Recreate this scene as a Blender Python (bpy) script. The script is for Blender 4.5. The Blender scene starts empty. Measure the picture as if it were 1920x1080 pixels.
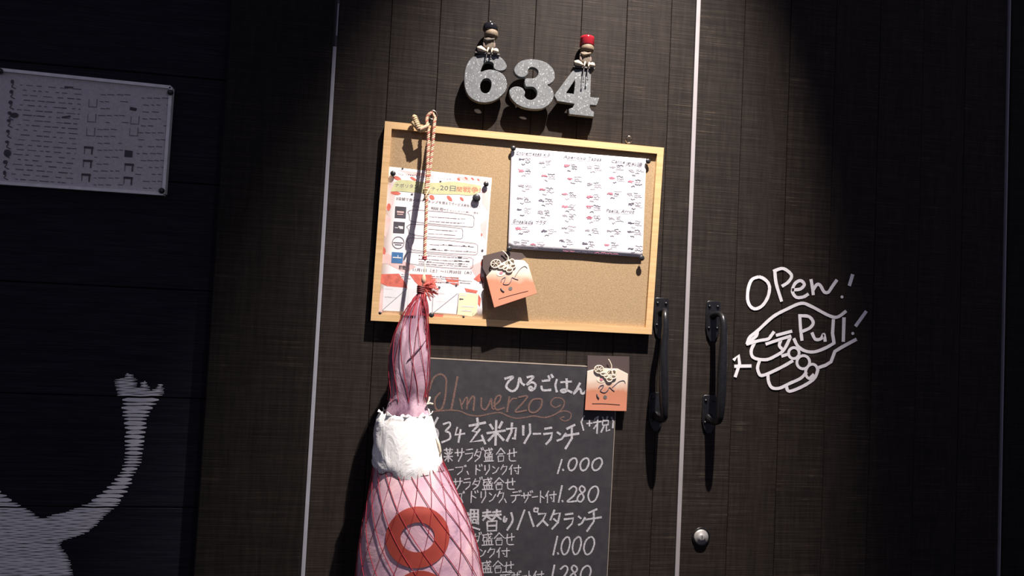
import bpy, bmesh, math, random
from mathutils import Vector, Matrix
import numpy as np
random.seed(7)
R = random.Random(11)

# ------------------------------------------------------------------ camera, world, lights, exposure
SC = bpy.context.scene
COL = SC.collection
YAW, PITCH, ROLL, FPX = -0.13450267, 0.04036692, 0.04859715, 1249.94
CAM = Vector((0.0, -1.40899, 1.45))
_cy, _sy, _cp, _sp = math.cos(YAW), math.sin(YAW), math.cos(PITCH), math.sin(PITCH)
FWD = Vector((-_sy*_cp, _cy*_cp, _sp)); _r0 = Vector((_cy, _sy, 0)); _u0 = _r0.cross(FWD)
RGT = math.cos(ROLL)*_r0 + math.sin(ROLL)*_u0
UPV = -math.sin(ROLL)*_r0 + math.cos(ROLL)*_u0
cd = bpy.data.cameras.new('camera'); cam = bpy.data.objects.new('camera', cd); COL.objects.link(cam)
cd.sensor_width = 36; cd.lens = FPX/1920*36; cd.clip_start = 0.02
m = Matrix((RGT, UPV, -FWD)).transposed().to_4x4(); m.translation = CAM
cam.matrix_world = m; SC.camera = cam
SC.view_settings.view_transform = 'Standard'; SC.view_settings.look = 'None'
SC.view_settings.gamma = 1; SC.view_settings.exposure = 0.0
SC.view_settings.use_curve_mapping = False

w = bpy.data.worlds.new('world'); SC.world = w; w.use_nodes = True
w.node_tree.nodes['Background'].inputs[0].default_value = (0.36, 0.35, 0.52, 1)
w.node_tree.nodes['Background'].inputs[1].default_value = 0.40

def spot(name, loc, target, energy, size, blend, radius, col):
    l = bpy.data.lights.new(name, 'SPOT'); l.energy = energy; l.spot_size = math.radians(size)
    l.spot_blend = blend; l.shadow_soft_size = radius; l.color = col
    o = bpy.data.objects.new(name, l); COL.objects.link(o); o.location = loc
    o.rotation_euler = (Vector(target)-Vector(loc)).to_track_quat('-Z', 'Y').to_euler()
    return o
spot('spot_light', (0.55, -0.92, 3.6), (0.30, 0, 1.42), 880, 36, 1.0, 0.016, (1.0, 0.91, 0.86))
spot('fill_spot_light', (0.9, -2.4, 1.9), (-0.75, 0, 0.95), 22, 56, 1.0, 0.12, (1.0, 0.95, 0.95))

def P(px, py, d=0.0):
    """point on the plane y=d seen at photo pixel px, py"""
    v = RGT*((px-960)/FPX) + UPV*((540-py)/FPX) + FWD
    t = (d-CAM.y)/v.y
    return CAM + v*t

# ------------------------------------------------------------------ helpers
def link(name, me, mat=None, parent=None, smooth=False):
    o = bpy.data.objects.new(name, me); COL.objects.link(o)
    if mat and not me.materials: me.materials.append(mat)
    if smooth: me.shade_smooth()
    if parent:
        o.parent = parent
        o.matrix_parent_inverse = parent.matrix_world.inverted() if False else Matrix.Translation(-parent.location)
    return o
def pydata(name, vs, fs, mat=None, parent=None, smooth=False):
    me = bpy.data.meshes.new(name); me.from_pydata([tuple(v) for v in vs], [], fs); me.update()
    bm = bmesh.new(); bm.from_mesh(me); bmesh.ops.recalc_face_normals(bm, faces=bm.faces); bm.to_mesh(me); bm.free()
    return link(name, me, mat, parent, smooth)
def tag(o, label=None, cat=None, group=None, kind=None):
    for k, v in (('label', label), ('category', cat), ('group', group), ('kind', kind)):
        if v: o[k] = v
    return o
def empty(name, loc, label, cat, group=None):
    o = bpy.data.objects.new(name, None); COL.objects.link(o); o.location = loc; o.empty_display_size = .02
    return tag(o, label, cat, group)
class MB:
    def __init__(s): s.v = []; s.f = []
    def add(s, vs, fs):
        n = len(s.v); s.v += [tuple(v) for v in vs]; s.f += [tuple(i+n for i in f) for f in fs]
    def box(s, x0, x1, y0, y1, z0, z1):
        s.add([(x, y, z) for x in (x0, x1) for y in (y0, y1) for z in (z0, z1)],
              [(0,1,3,2),(4,6,7,5),(0,4,5,1),(2,3,7,6),(0,2,6,4),(1,5,7,3)])
    def tube(s, pts, r, n=6, closed=False, caps=True, flat=1.0):
        pts = [Vector(p) for p in pts]; L = len(pts)
        rs = r if isinstance(r, (list, tuple)) else [r]*L
        vs = []; up = None
        for i, p in enumerate(pts):
            a = pts[(i-1) % L] if (closed or i > 0) else p
            b = pts[(i+1) % L] if (closed or i < L-1) else p
            t = (b-a).normalized() if (b-a).length > 1e-9 else Vector((0,0,1))
            if up is None:
                up = Vector((0,1,0)) if abs(t.y) < .9 else Vector((1,0,0))
            up = (up - t*up.dot(t)); up = up.normalized() if up.length > 1e-6 else t.orthogonal().normalized()
            q = t.cross(up)
            for k in range(n):
                th = 2*math.pi*k/n
                vs.append(p + (up*math.cos(th)*flat + q*math.sin(th))*rs[i])
        fs = []
        for i in range(L if closed else L-1):
            j = (i+1) % L
            for k in range(n):
                k2 = (k+1) % n
                fs.append((i*n+k, i*n+k2, j*n+k2, j*n+k))
        if caps and not closed:
            fs.append(tuple(range(n))[::-1]); fs.append(tuple((L-1)*n+k for k in range(n)))
        s.add(vs, fs)
    def lathe(s, prof, c, axis=(0,0,1), n=24, sx=1, sy=1):
        """prof: list of (radius, height) along axis"""
        ax = Vector(axis).normalized(); u = ax.orthogonal().normalized()
        if abs(ax.z) > .9: u = Vector((1,0,0)); u = (u-ax*u.dot(ax)).normalized()
        q = ax.cross(u); c = Vector(c); vs = []; fs = []
        for r, h in prof:
            for k in range(n):
                th = 2*math.pi*k/n
                vs.append(c + ax*h + u*(r*sx*math.cos(th)) + q*(r*sy*math.sin(th)))
        for i in range(len(prof)-1):
            for k in range(n):
                k2 = (k+1) % n; fs.append((i*n+k, i*n+k2, (i+1)*n+k2, (i+1)*n+k))
        fs.append(tuple(range(n))[::-1]); fs.append(tuple((len(prof)-1)*n+k for k in range(n)))
        s.add(vs, fs)
    def build(s, name, mat, parent=None, smooth=False): return pydata(name, s.v, s.f, mat, parent, smooth)
def bevel(o, wd, seg=2):
    md = o.modifiers.new('bevel', 'BEVEL'); md.width = wd; md.segments = seg; md.limit_method = 'ANGLE'
    return o
def catmull(pts, n=6, closed=False):
    if len(pts) < 3: return list(pts)
    out = []; L = len(pts)
    rng = range(L if closed else L-1)
    for i in rng:
        p0 = pts[(i-1) % L] if (closed or i > 0) else pts[i]
        p1 = pts[i]; p2 = pts[(i+1) % L]
        p3 = pts[(i+2) % L] if (closed or i+2 < L) else p2
        for k in range(n):
            t = k/n
            out.append(tuple(.5*((2*b)+(-a+c)*t+(2*a-5*b+4*c-d)*t*t+(-a+3*b-3*c+d)*t**3) for a, b, c, d in zip(p0, p1, p2, p3)))
    if not closed: out.append(tuple(pts[-1]))
    return out
def solid(name, loops, yf, yb, mat, parent=None, bev=0.0):
    """extruded outline: loops of (x, z) world coordinates, front at y=yf and back at y=yb"""
    cu = bpy.data.curves.new('tmp', 'CURVE'); cu.dimensions = '2D'; cu.fill_mode = 'BOTH'
    th = abs(yb-yf)/2; cu.extrude = max(th-bev, 0); cu.bevel_depth = bev; cu.offset = -bev; cu.bevel_resolution = 1
    for lp in loops:
        sp = cu.splines.new('POLY'); sp.points.add(len(lp)-1)
        for i, (x, z) in enumerate(lp): sp.points[i].co = (x, z, 0, 1)
        sp.use_cyclic_u = True
    t = bpy.data.objects.new('tmp', cu); COL.objects.link(t)
    bpy.context.view_layer.update()
    me = bpy.data.meshes.new_from_object(t.evaluated_get(bpy.context.evaluated_depsgraph_get()))
    bpy.data.objects.remove(t)
    my = (yf+yb)/2
    for v in me.vertices: v.co = (v.co.x, my - v.co.z, v.co.y)
    me.name = name; me.materials.clear()
    return link(name, me, mat, parent)
def pxz(pts, d): return [(P(x, y, d).x, P(x, y, d).z) for x, y in pts]

class Ink:
    """flat marks laid on a surface: ribbons, polygons and letters, laid out in photo pixels on the plane y=d"""
    def __init__(s, d, fn=None): s.m = MB(); s.k = 0; s.d = d; s.fn = fn or (lambda x, y: P(x, y, d))
    def pt(s, x, y): return s.fn(x, y) + Vector((0, -s.k*4e-5, 0))
    def stroke(s, pts, wd, smooth=True, jit=0.0):
        if smooth and len(pts) > 2: pts = catmull(pts, 5)
        n = len(pts)
        if n < 2: return
        L = []; Rr = []; s.k = (s.k+1) % 12
        for i in range(n):
            a = pts[max(i-1, 0)]; b = pts[min(i+1, n-1)]
            dx, dy = b[0]-a[0], b[1]-a[1]; l = math.hypot(dx, dy) or 1
            h = wd/2*(1+jit*(R.random()-.5))
            ex = 0
            cl = math.hypot(pts[0][0]-pts[-1][0], pts[0][1]-pts[-1][1]) < .5
            if i == 0 and not cl: ex = -wd*.35
            if i == n-1 and not cl: ex = wd*.35
            x = pts[i][0]+dx/l*ex; y = pts[i][1]+dy/l*ex
            L.append((x-dy/l*h, y+dx/l*h)); Rr.append((x+dy/l*h, y-dx/l*h))
        vs = [s.pt(*p) for p in L]+[s.pt(*p) for p in Rr]
        s.m.add(vs, [(i, i+1, n+i+1, n+i) for i in range(n-1)])
    def poly(s, pts): s.m.add([s.pt(*p) for p in pts], [tuple(range(len(pts)))])
    def disc(s, x, y, rx, ry=None, n=16): 
        ry = ry or rx; s.poly([(x+rx*math.cos(2*math.pi*k/n), y+ry*math.sin(2*math.pi*k/n)) for k in range(n)])
    def ring(s, x, y, rx, ry, wd, n=22, rot=0, a0=0, a1=1):
        c, q = math.cos(rot), math.sin(rot); pts = []
        for k in range(n+1):
            t = 2*math.pi*(a0+(a1-a0)*k/n); u, v = rx*math.cos(t), ry*math.sin(t)
            pts.append((x+u*c-v*q, y+u*q+v*c))
        s.stroke(pts, wd, smooth=False)
    def text(s, body, x0, y0, x1, y1, h, shear=0.0, bold=0.0):
        cu = bpy.data.curves.new('t', 'FONT'); cu.body = body; cu.size = 1; cu.offset = bold; cu.resolution_u = 2
        t = bpy.data.objects.new('t', cu); COL.objects.link(t); bpy.context.view_layer.update()
        me = bpy.data.meshes.new_from_object(t.evaluated_get(bpy.context.evaluated_depsgraph_get()))
        bpy.data.objects.remove(t)
        if not me.vertices: return
        xs = [v.co.x for v in me.vertices]; a, b = min(xs), max(xs); W = max(b-a, 1e-6)
        dx, dy = x1-x0, y1-y0; l = math.hypot(dx, dy); ux, uy = dx/l, dy/l
        vs = []
        for v in me.vertices:
            u = (v.co.x-a)/W*l + v.co.y*h*shear; q = v.co.y*h
            vs.append(s.pt(x0+ux*u+uy*q, y0+uy*u-ux*q))
        s.m.add(vs, [tuple(p.vertices) for p in me.polygons])
        bpy.data.meshes.remove(me)
    def build(s, name, mat, parent):
        o = s.m.build(name, mat, parent); o['kind'] = 'stuff'; return o

# ------------------------------------------------------------------ materials
def nt(name):
    mt = bpy.data.materials.new(name); mt.use_nodes = True; n = mt.node_tree
    return mt, n, n.nodes['Principled BSDF']
def N(n, t, **kw):
    x = n.nodes.new(t)
    for k, v in kw.items():
        if k in x.inputs: x.inputs[k].default_value = v
        else: setattr(x, k, v)
    return x
def ramp(n, fac, stops):
    r = n.nodes.new('ShaderNodeValToRGB'); n.links.new(fac, r.inputs[0])
    el = r.color_ramp.elements
    while len(el) < len(stops): el.new(.5)
    for e, (p, c) in zip(el, stops): e.position = p; e.color = (*c, 1)
    return r.outputs[0]
def noise(n, scale, sc=(1,1,1), detail=4, rough=.55, rnd=False, dist=0.0, coord='Object'):
    tc = n.nodes.new('ShaderNodeTexCoord'); mp = n.nodes.new('ShaderNodeMapping'); mp.inputs['Scale'].default_value = sc
    src = tc.outputs[coord]
    if rnd:
        oi = n.nodes.new('ShaderNodeObjectInfo'); ml = N(n, 'ShaderNodeMath', operation='MULTIPLY'); ml.inputs[1].default_value = 37.0
        n.links.new(oi.outputs['Random'], ml.inputs[0])
        ad = N(n, 'ShaderNodeVectorMath', operation='ADD'); n.links.new(src, ad.inputs[0]); n.links.new(ml.outputs[0], ad.inputs[1]); src = ad.outputs[0]
    n.links.new(src, mp.inputs[0])
    t = n.nodes.new('ShaderNodeTexNoise'); t.inputs['Scale'].default_value = scale; t.inputs['Detail'].default_value = detail
    t.inputs['Roughness'].default_value = rough; t.inputs['Distortion'].default_value = dist
    n.links.new(mp.outputs[0], t.inputs['Vector']); return t.outputs[0]
def bump(n, bs, h, strength, dist):
    b = n.nodes.new('ShaderNodeBump'); b.inputs['Strength'].default_value = strength; b.inputs['Distance'].default_value = dist
    n.links.new(h, b.inputs['Height']); n.links.new(b.outputs[0], bs.inputs['Normal'])
def mixc(n, fac, a, b):
    x = n.nodes.new('ShaderNodeMix'); x.data_type = 'RGBA'
    if isinstance(fac, float): x.inputs[0].default_value = fac
    else: n.links.new(fac, x.inputs[0])
    for i, c in ((6, a), (7, b)):
        if isinstance(c, tuple): x.inputs[i].default_value = (*c, 1)
        else: n.links.new(c, x.inputs[i])
    return x.outputs[2]
def plain(name, col, rough=.6, metal=0.0, spec=.5, mott=0.15, scale=60, bmp=0.0):
    mt, n, b = nt(name)
    f = noise(n, scale)
    c = ramp(n, f, [(.25, tuple(x*(1-mott) for x in col)), (.75, tuple(min(x*(1+mott), 1) for x in col))])
    n.links.new(c, b.inputs['Base Color']); b.inputs['Roughness'].default_value = rough; b.inputs['Metallic'].default_value = metal
    b.inputs['Specular IOR Level'].default_value = spec
    if bmp: bump(n, b, f, bmp, .001)
    return mt
def wood_dark(name, c0, c1, along, scratch=(.11, .085, .06), amt=.45):
    """dark stained boards; along: grain direction axis 'x' or 'z'; saw marks run across"""
    mt, n, b = nt(name)
    g = (12, 12, 1.2) if along == 'z' else (1.2, 12, 12)
    cr = (1.2, 4, 90) if along == 'z' else (1.5, 4, 120)
    f1 = noise(n, 9, g, 8, .65, rnd=True, dist=.3)
    f2 = noise(n, 6, cr, 3, .6, rnd=True)
    f3 = noise(n, 14, (1, 1, 1), 6, .7, rnd=True)
    base = ramp(n, f1, [(.3, c0), (.7, c1)])
    saw = ramp(n, f2, [(.42, (.72, .72, .72)), (.62, (1.18, 1.16, 1.12))])
    mu = n.nodes.new('ShaderNodeMix'); mu.data_type = 'RGBA'; mu.blend_type = 'MULTIPLY'; mu.inputs[0].default_value = 1
    n.links.new(base, mu.inputs[6]); n.links.new(saw, mu.inputs[7])
    # worn pale scratches where two noises meet
    sm = N(n, 'ShaderNodeMath', operation='MULTIPLY'); n.links.new(f2, sm.inputs[0]); n.links.new(f3, sm.inputs[1])
    fac = ramp(n, sm.outputs[0], [(.34, (0,0,0)), (.44, (amt, amt, amt))])
    c = mixc(n, fac, mu.outputs[2], scratch)
    n.links.new(c, b.inputs['Base Color'])
    b.inputs['Roughness'].default_value = .6; b.inputs['Specular IOR Level'].default_value = .07
    ad = N(n, 'ShaderNodeMath', operation='ADD'); n.links.new(f1, ad.inputs[0]); n.links.new(f2, ad.inputs[1])
    bump(n, b, ad.outputs[0], .35, .0015)
    return mt
M_door = wood_dark('door_wood', (.019, .0155, .014), (.034, .027, .0225), 'z')
M_post = wood_dark('post_wood', (.009, .0078, .007), (.017, .014, .0125), 'z', amt=.12)
M_side = wood_dark('siding_wood', (.009, .0092, .015), (.016, .0155, .021), 'x', amt=.1)
M_strip = plain('strip_metal', (.40, .37, .37), .5, .3, mott=.08, scale=25)
M_strip2 = plain('strip_metal_left', (.34, .34, .38), .5, .2, mott=.12, scale=25)
def chalk(name, col, lo=.40, hi=.55, scale=900):
    mt, n, b = nt(name); b.inputs['Base Color'].default_value = (*col, 1); b.inputs['Roughness'].default_value = .95
    b.inputs['Specular IOR Level'].default_value = .05
    f = noise(n, scale, detail=2); a = ramp(n, f, [(lo, (.35,)*3), (hi, (1,)*3)])
    n.links.new(a, b.inputs['Alpha']); return mt
M_chalk = chalk('white_chalk', (.56, .55, .57), .38, .62)
M_chalkred = chalk('brown_chalk', (.23, .14, .115), .40, .66)
M_marker = chalk('white_paint_line', (.85, .82, .84), .30, .42)
def layered(name, f_args, stops, rough=.7, bmp=0.0, spec=.3):
    mt, n, b = nt(name); f = noise(n, *f_args[:1], **f_args[1]) if len(f_args) > 1 else noise(n, f_args[0])
    n.links.new(ramp(n, f, stops), b.inputs['Base Color']); b.inputs['Roughness'].default_value = rough
    b.inputs['Specular IOR Level'].default_value = spec
    if bmp: bump(n, b, f, bmp, .001)
    return mt
M_cork = layered('cork', (420, dict(detail=3, rough=.7)), [(.3, (.27, .185, .10)), (.55, (.36, .255, .145)), (.75, (.45, .33, .20))], .85, .3, .1)
M_pine = layered('pine_frame', (30, dict(sc=(.3, 1, 8), detail=4)), [(.3, (.52, .33, .15)), (.7, (.66, .44, .22))], .45)
M_black = layered('blackboard', (60, dict(detail=6)), [(.3, (.030, .029, .033)), (.7, (.044, .042, .046))], .7, 0, .25)
M_edge = plain('board_edge', (.30, .25, .20), .6)
M_paper = plain('paper', (.84, .82, .84), .7, mott=.02, spec=.2)
M_flyer = plain('flyer_paper', (.80, .74, .73), .5, mott=.05, scale=14, spec=.3)
M_ink = plain('ink_grey', (.11, .10, .13), .8, mott=.3, scale=300)
M_inkd = plain('ink_dark', (.06, .055, .065), .8, mott=.3)
M_inkl = plain('ink_faint', (.30, .28, .31), .8, mott=.2)
M_inkr = plain('ink_red', (.50, .17, .22), .8, mott=.4, scale=300)
M_green = plain('print_green', (.50, .50, .27), .6)
M_redp = plain('print_red', (.56, .13, .09), .6, mott=.35, scale=90)
M_pink = plain('print_pink', (.72, .48, .45), .6, mott=.2, scale=40)
M_blue = plain('print_blue', (.045, .15, .33), .6)
M_cream = plain('print_cream', (.75, .66, .42), .6, mott=.05)
M_grey = plain('print_pale_grey', (.68, .67, .68), .6, mott=.04)
M_pin = plain('pin_black', (.02, .02, .022), .35)
M_iron = plain('black_iron', (.009, .009, .010), .34, .1, spec=.6, mott=.4, scale=120, bmp=.3)
M_steel = plain('lock_steel', (.50, .48, .44), .42, .55)
M_chrome = plain('hook_wire', (.62, .58, .52), .25, 1.0)
M_alu = plain('board_frame_metal', (.68, .66, .66), .5, .1)
M_hatb = plain('black_hat', (.008, .008, .009), .12, spec=.9)
M_hatr = plain('red_hat', (.33, .012, .020), .12, spec=.9)
M_beige = plain('doll_wood', (.17, .125, .08), .7, mott=.35, scale=220, bmp=.4)
M_dollb = plain('doll_body', (.12, .095, .065), .8, mott=.5, scale=180, bmp=.5)
M_armb = plain('doll_arm', (.10, .07, .055), .8, mott=.4, scale=200)
M_dolld = plain('doll_beard', (.055, .045, .035), .8)
M_ivory = plain('ivory_foot', (.66, .57, .44), .5)
M_slate = plain('ledge', (.10, .09, .085), .7)
# glittering numerals
M_num, n_, b_ = nt('glitter_silver')
vo = n_.nodes.new('ShaderNodeTexVoronoi'); vo.inputs['Scale'].default_value = 420
tc = n_.nodes.new('ShaderNodeTexCoord'); n_.links.new(tc.outputs['Object'], vo.inputs['Vector'])
vf = noise(n_, 110, detail=3)
sp_ = ramp(n_, vo.outputs['Color'], [(.74, (0,0,0)), (.95, (1,1,1))])
c_ = mixc(n_, sp_, ramp(n_, vf, [(.3, (.115, .122, .125)), (.7, (.155, .163, .166))]), (.42, .46, .46))
n_.links.new(c_, b_.inputs['Base Color']); b_.inputs['Roughness'].default_value = .5; b_.inputs['Specular IOR Level'].default_value = .15
# ham cloth
M_ham, n_, b_ = nt('ham_cloth')
f1 = noise(n_, 9, detail=5, rough=.6, dist=.6); f2 = noise(n_, 34, detail=4, dist=.8)
c1_ = ramp(n_, f1, [(.32, (.33, .20, .29)), (.48, (.55, .34, .41)), (.66, (.76, .51, .52))])
fa = ramp(n_, f2, [(.57, (0,0,0)), (.70, (.6,)*3)])
n_.links.new(mixc(n_, fa, c1_, (.20, .14, .19)), b_.inputs['Base Color'])
b_.inputs['Roughness'].default_value = .38; b_.inputs['Specular IOR Level'].default_value = .45
bump(n_, b_, f1, .6, .006)
M_shank, n_, b_ = nt('shank_cloth')
f1 = noise(n_, 22, sc=(1, 1, .35), detail=5, dist=1.2); f2 = noise(n_, 40, detail=3)
c1_ = ramp(n_, f1, [(.36, (.13, .065, .10)), (.50, (.29, .17, .22)), (.64, (.52, .36, .42))])
n_.links.new(c1_, b_.inputs['Base Color']); b_.inputs['Roughness'].default_value = .25; bump(n_, b_, f1, .7, .008)
M_ring = plain('printed_red', (.33, .050, .034), .5, mott=.12, scale=40)
M_net = plain('red_net', (.30, .022, .035), .45, mott=.3)
M_collar, n_, b_ = nt('white_plastic_wrap')
f1 = noise(n_, 30, sc=(1, 1, .5), detail=5, dist=.8)
n_.links.new(ramp(n_, f1, [(.3, (.74, .71, .66)), (.6, (.88, .87, .84))]), b_.inputs['Base Color']); b_.inputs['Roughness'].default_value = .4  # shade of the folds put into the wrap colour as darker mottling
bump(n_, b_, f1, .9, .006)
M_rope1 = plain('rope_cream', (.56, .38, .25), .8, mott=.2, scale=300)
M_rope2 = plain('rope_red', (.36, .11, .08), .8, mott=.3, scale=300)
M_knot = plain('rope_knot', (.46, .33, .17), .8, mott=.4, scale=260, bmp=.5)
M_card, n_, b_ = nt('dark_glossy_card')
b_.inputs['Base Color'].default_value = (.075, .055, .05, 1); b_.inputs['Roughness'].default_value = .3
def charm_mat(name, ztop, zbot, top, mid, bot):
    mt, n, b = nt(name)
    tc = n.nodes.new('ShaderNodeTexCoord'); sx = n.nodes.new('ShaderNodeSeparateXYZ'); n.links.new(tc.outputs['Object'], sx.inputs[0])
    mr = n.nodes.new('ShaderNodeMapRange'); mr.inputs['From Min'].default_value = zbot; mr.inputs['From Max'].default_value = ztop
    n.links.new(sx.outputs[2], mr.inputs[0])
    f = noise(n, 55, detail=4); ad = N(n, 'ShaderNodeMath', operation='MULTIPLY_ADD'); ad.inputs[1].default_value = .35
    n.links.new(f, ad.inputs[0]); n.links.new(mr.outputs[0], ad.inputs[2])
    c = ramp(n, ad.outputs[0], [(.2, bot), (.62, mid), (.98, top)])
    n.links.new(c, b.inputs['Base Color']); b.inputs['Roughness'].default_value = .35; return mt
# painted wall figure
M_paint = layered('white_wall_paint', (160, dict(sc=(.12, 1, 1), detail=4)), [(.3, (.55, .54, .54)), (.7, (.80, .78, .79))], .8)
M_wb = layered('printed_sheet', (200, dict(detail=2)), [(.3, (.42, .39, .41)), (.7, (.50, .47, .49))], .6)
M_floor = layered('floor_stone', (20, dict(detail=6)), [(.3, (.03, .03, .03)), (.7, (.06, .055, .05))], .7)

# ------------------------------------------------------------------ setting
TOP, BOT = 2.75, 0.0
mb = MB(); mb.box(-8.0, 8.0, -6.0, 0.14, -0.06, 0.0); tag(mb.build('floor', M_floor), kind='structure')
XL, XC, XR = -0.207, 0.5824, 1.368

def plank_set(parent, seams, y0, y1, mat, name='plank', gap=.0005):
    cache = {}
    for a, b in zip(seams[:-1], seams[1:]):
        wd = round(b-a, 4)
        if wd not in cache:
            q = MB(); q.box(-wd/2+gap, wd/2-gap, y0, y1, .008, TOP-.01)
            bm = bmesh.new(); me = bpy.data.meshes.new('plank'); me.from_pydata(q.v, [], q.f)
            bm.from_mesh(me); bmesh.ops.recalc_face_normals(bm, faces=bm.faces)
            bmesh.ops.bevel(bm, geom=[e for e in bm.edges if abs(e.verts[0].co.z-e.verts[1].co.z) > 1], offset=.0008, segments=1, affect='EDGES')
            bm.to_mesh(me); bm.free(); me.materials.append(mat); cache[wd] = me
        o = bpy.data.objects.new(name, cache[wd]); COL.objects.link(o); o.parent = parent
        o.location = ((a+b)/2, R.uniform(0, .0012), 0)
def door(name, x0, x1, seams):
    q = MB(); q.box(x0+.002, x1-.002, .014, .045, .006, TOP-.008)
    d = q.build(name, M_post); tag(d, kind='structure')
    plank_set(d, seams, 0, .014, M_door)
    return d
sl = [XL+.0045] + [.521-.1025*k for k in range(6, -1, -1)] + [XC-.005]
sr = [XC+.005] + [.6955+.112*k for k in range(7)][:-1] + [XR-.003]
door1 = door('door_1', XL+.003, XC-.003, sl)
door2 = door('door_2', XC+.003, XR-.002, sr)
# metal strips
q = MB(); q.box(XC-.0048, XC+.0048, -.003, .02, .01, TOP-.01); s1 = q.build('meeting_strip', M_strip, door1); bevel(s1, .001)
s1['label'] = 'grey metal strip in the gap where the two door leaves meet'
zt = P(628, 88).z
q = MB(); q.box(XL-.003, XL+.0045, -.003, .02, .01, zt); s2 = q.build('edge_strip', M_strip2, door1); bevel(s2, .001)
s2['label'] = 'thin pale strip along the left edge of the left door leaf'
q = MB(); q.box(XL+.0022, XL+.0045, -.002, .02, P(638, 68).z, P(640, 8).z); q.build('edge_strip', M_strip2, door1)
# posts and right jamb
q = MB(); q.box(-.412, XL-.004, -.014, .10, 0, TOP); t1 = q.build('trim_1', M_post); bevel(t1, .003); tag(t1, kind='structure')
q = MB(); q.box(XR+.003, XR+.22, -.006, .10, 0, TOP); t2 = q.build('trim_2', M_post); bevel(t2, .003); tag(t2, kind='structure')
q = MB(); q.box(XR-.0005, XR+.0015, -.0035, .02, .01, TOP); e_ = q.build('edge_strip', M_strip2, door2)
q = MB(); q.box(-.412, XR+.22, -.02, .10, TOP, 2.95); t3 = q.build('trim_3', M_post); bevel(t3, .003); tag(t3, kind='structure')
# left wall of wide horizontal boards
YS = .026
q = MB(); q.box(-8.0, -.40, YS+.02, .10, 0, 2.95); wl = q.build('wall_left', M_side); tag(wl, kind='structure')
zj = P(200, 951, YS).z; PIT = P(260, 744.5, YS).z - zj
me = None
for k in range(-5, 9):
    z0 = zj + k*PIT
    if z0+PIT > 2.95 or z0 < -.05: continue
    if me is None:
        q = MB(); q.box(-8.0, -.402, YS, YS+.02, .0007, PIT-.0007)
        o = q.build('board', M_side, wl); me = o.data; bevel(o, .0016, 1); first = o
    else:
        o = bpy.data.objects.new('board', me); COL.objects.link(o); o.parent = wl; bevel(o, .0016, 1)
    o.location = (0, R.uniform(0, .001), z0)
q = MB(); q.box(XR+.221, 8.0, YS, .10, 0, 2.95); wr = q.build('wall_right', M_side); tag(wr, kind='structure')

# ------------------------------------------------------------------ painted figure on the siding (rows of paint on the raised grain)
def F2(pts): return [(x/2.5725, 660+y/2.5725) for x, y in pts]
shapes = [
 F2([(550,130),(585,128),(605,126),(610,102),(640,108),(645,122),(660,130),(658,168),(672,172),(680,150),(700,138),(712,150),(725,186),(745,180),(770,155),(780,155),(793,180),(785,211),(568,211),(556,165)]),
 F2([(585,228),(768,228),(750,258),(730,285),(705,330),(702,400),(690,450),(685,520),(678,545),(650,590),(630,640),(610,680),(590,710),(565,743),(388,743),(420,733),(460,700),(500,670),(540,635),(575,590),(595,545),(598,520),(605,460),(605,400),(598,350),(592,300)]),
 F2([(-300,560),(0,668),(20,690),(60,715),(100,738),(112,744),(-300,744)]),
 F2([(-300,756),(130,756),(155,772),(180,795),(215,804),(250,786),(320,772),(360,756),(547,756),(500,800),(460,840),(430,865),(390,885),(310,908),(290,935),(320,975),(340,1020),(352,1080),(365,1200),(370,1500),(-300,1500)])]
pm = MB(); y = 660.0
yj = -.0007
while y < 1240:
    fine = 1 if y > 935 or y < 745 else 0
    h = R.uniform(2.2, 4.2) if fine else R.uniform(4.5, 9.5)
    g = R.uniform(.25, .7) if fine else R.uniform(.7, 1.7)
    for sh in shapes:
        ym = y+h/2; xs = []
        for (xa, ya), (xb, yb) in zip(sh, sh[1:]+sh[:1]):
            if (ya <= ym) != (yb <= ym): xs.append(xa+(xb-xa)*(ym-ya)/(yb-ya))
        xs.sort()
        for a, b in zip(xs[::2], xs[1::2]):
            if b-a < 2: continue
            # subdivide each row with a slightly wavering lower and upper edge
            n = max(2, int((b-a)/10)); up = []; dn = []
            for i in range(n+1):
                x = a+(b-a)*i/n + (R.uniform(-1.8, 1.8) if i in (0, n) else 0)
                wv = .5*math.sin(x*.13+y)
                e = .28*h if i in (0, n) else 0
                up.append(P(x, y+wv*.6+e, YS+yj)); dn.append(P(x, y+h-g+wv-e+R.uniform(-.3, .3), YS+yj))
            pm.add(up+dn, [(i, i+1, n+2+i, n+1+i) for i in range(n)])
    y += h
pf = pm.build('painted_figure', M_paint, wl)
pf['label'] = 'white painted figure with a raised arm and jagged hand'

# ------------------------------------------------------------------ framed notice at the far left
dW = YS-.012
nb = empty('notice_board', P(160, 360, dW), 'grey framed notice sheet of small print on the dark boards at far left', 'notice board')
c4 = [(-70, 121), (323, 161), (309, 366), (-80, 340)]
def inset(c, t):
    cx = sum(p[0] for p in c)/4; cy = sum(p[1] for p in c)/4
    out = []
    for x, y in c: out.append((x-t*math.copysign(1, x-cx), y-t*math.copysign(1, y-cy)))
    return out
solid('backing_board', [pxz(inset(c4, 3), dW+.004)], dW+.004, YS-.0008, M_wb, nb)
def bar(name, a, b, wd, yf, yb, mat, par):
    a = Vector((a[0], 0, a[1])); b = Vector((b[0], 0, b[1])); t = (b-a).normalized(); nn = Vector((-t.z, 0, t.x))*wd/2
    lp = [a+nn, b+nn, b-nn, a-nn]
    o = solid(name, [[(p.x, p.z) for p in lp]], yf, yb, mat, par, .0); bevel(o, .0008); return o
fc = pxz(inset(c4, 2.5), dW)
for i in range(4):
    bar('frame_rail', fc[i], fc[(i+1) % 4], .0062, dW-.001, YS-.0008, M_alu, nb)
ik = Ink(dW+.0035); il = Ink(dW+.0033)
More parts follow.
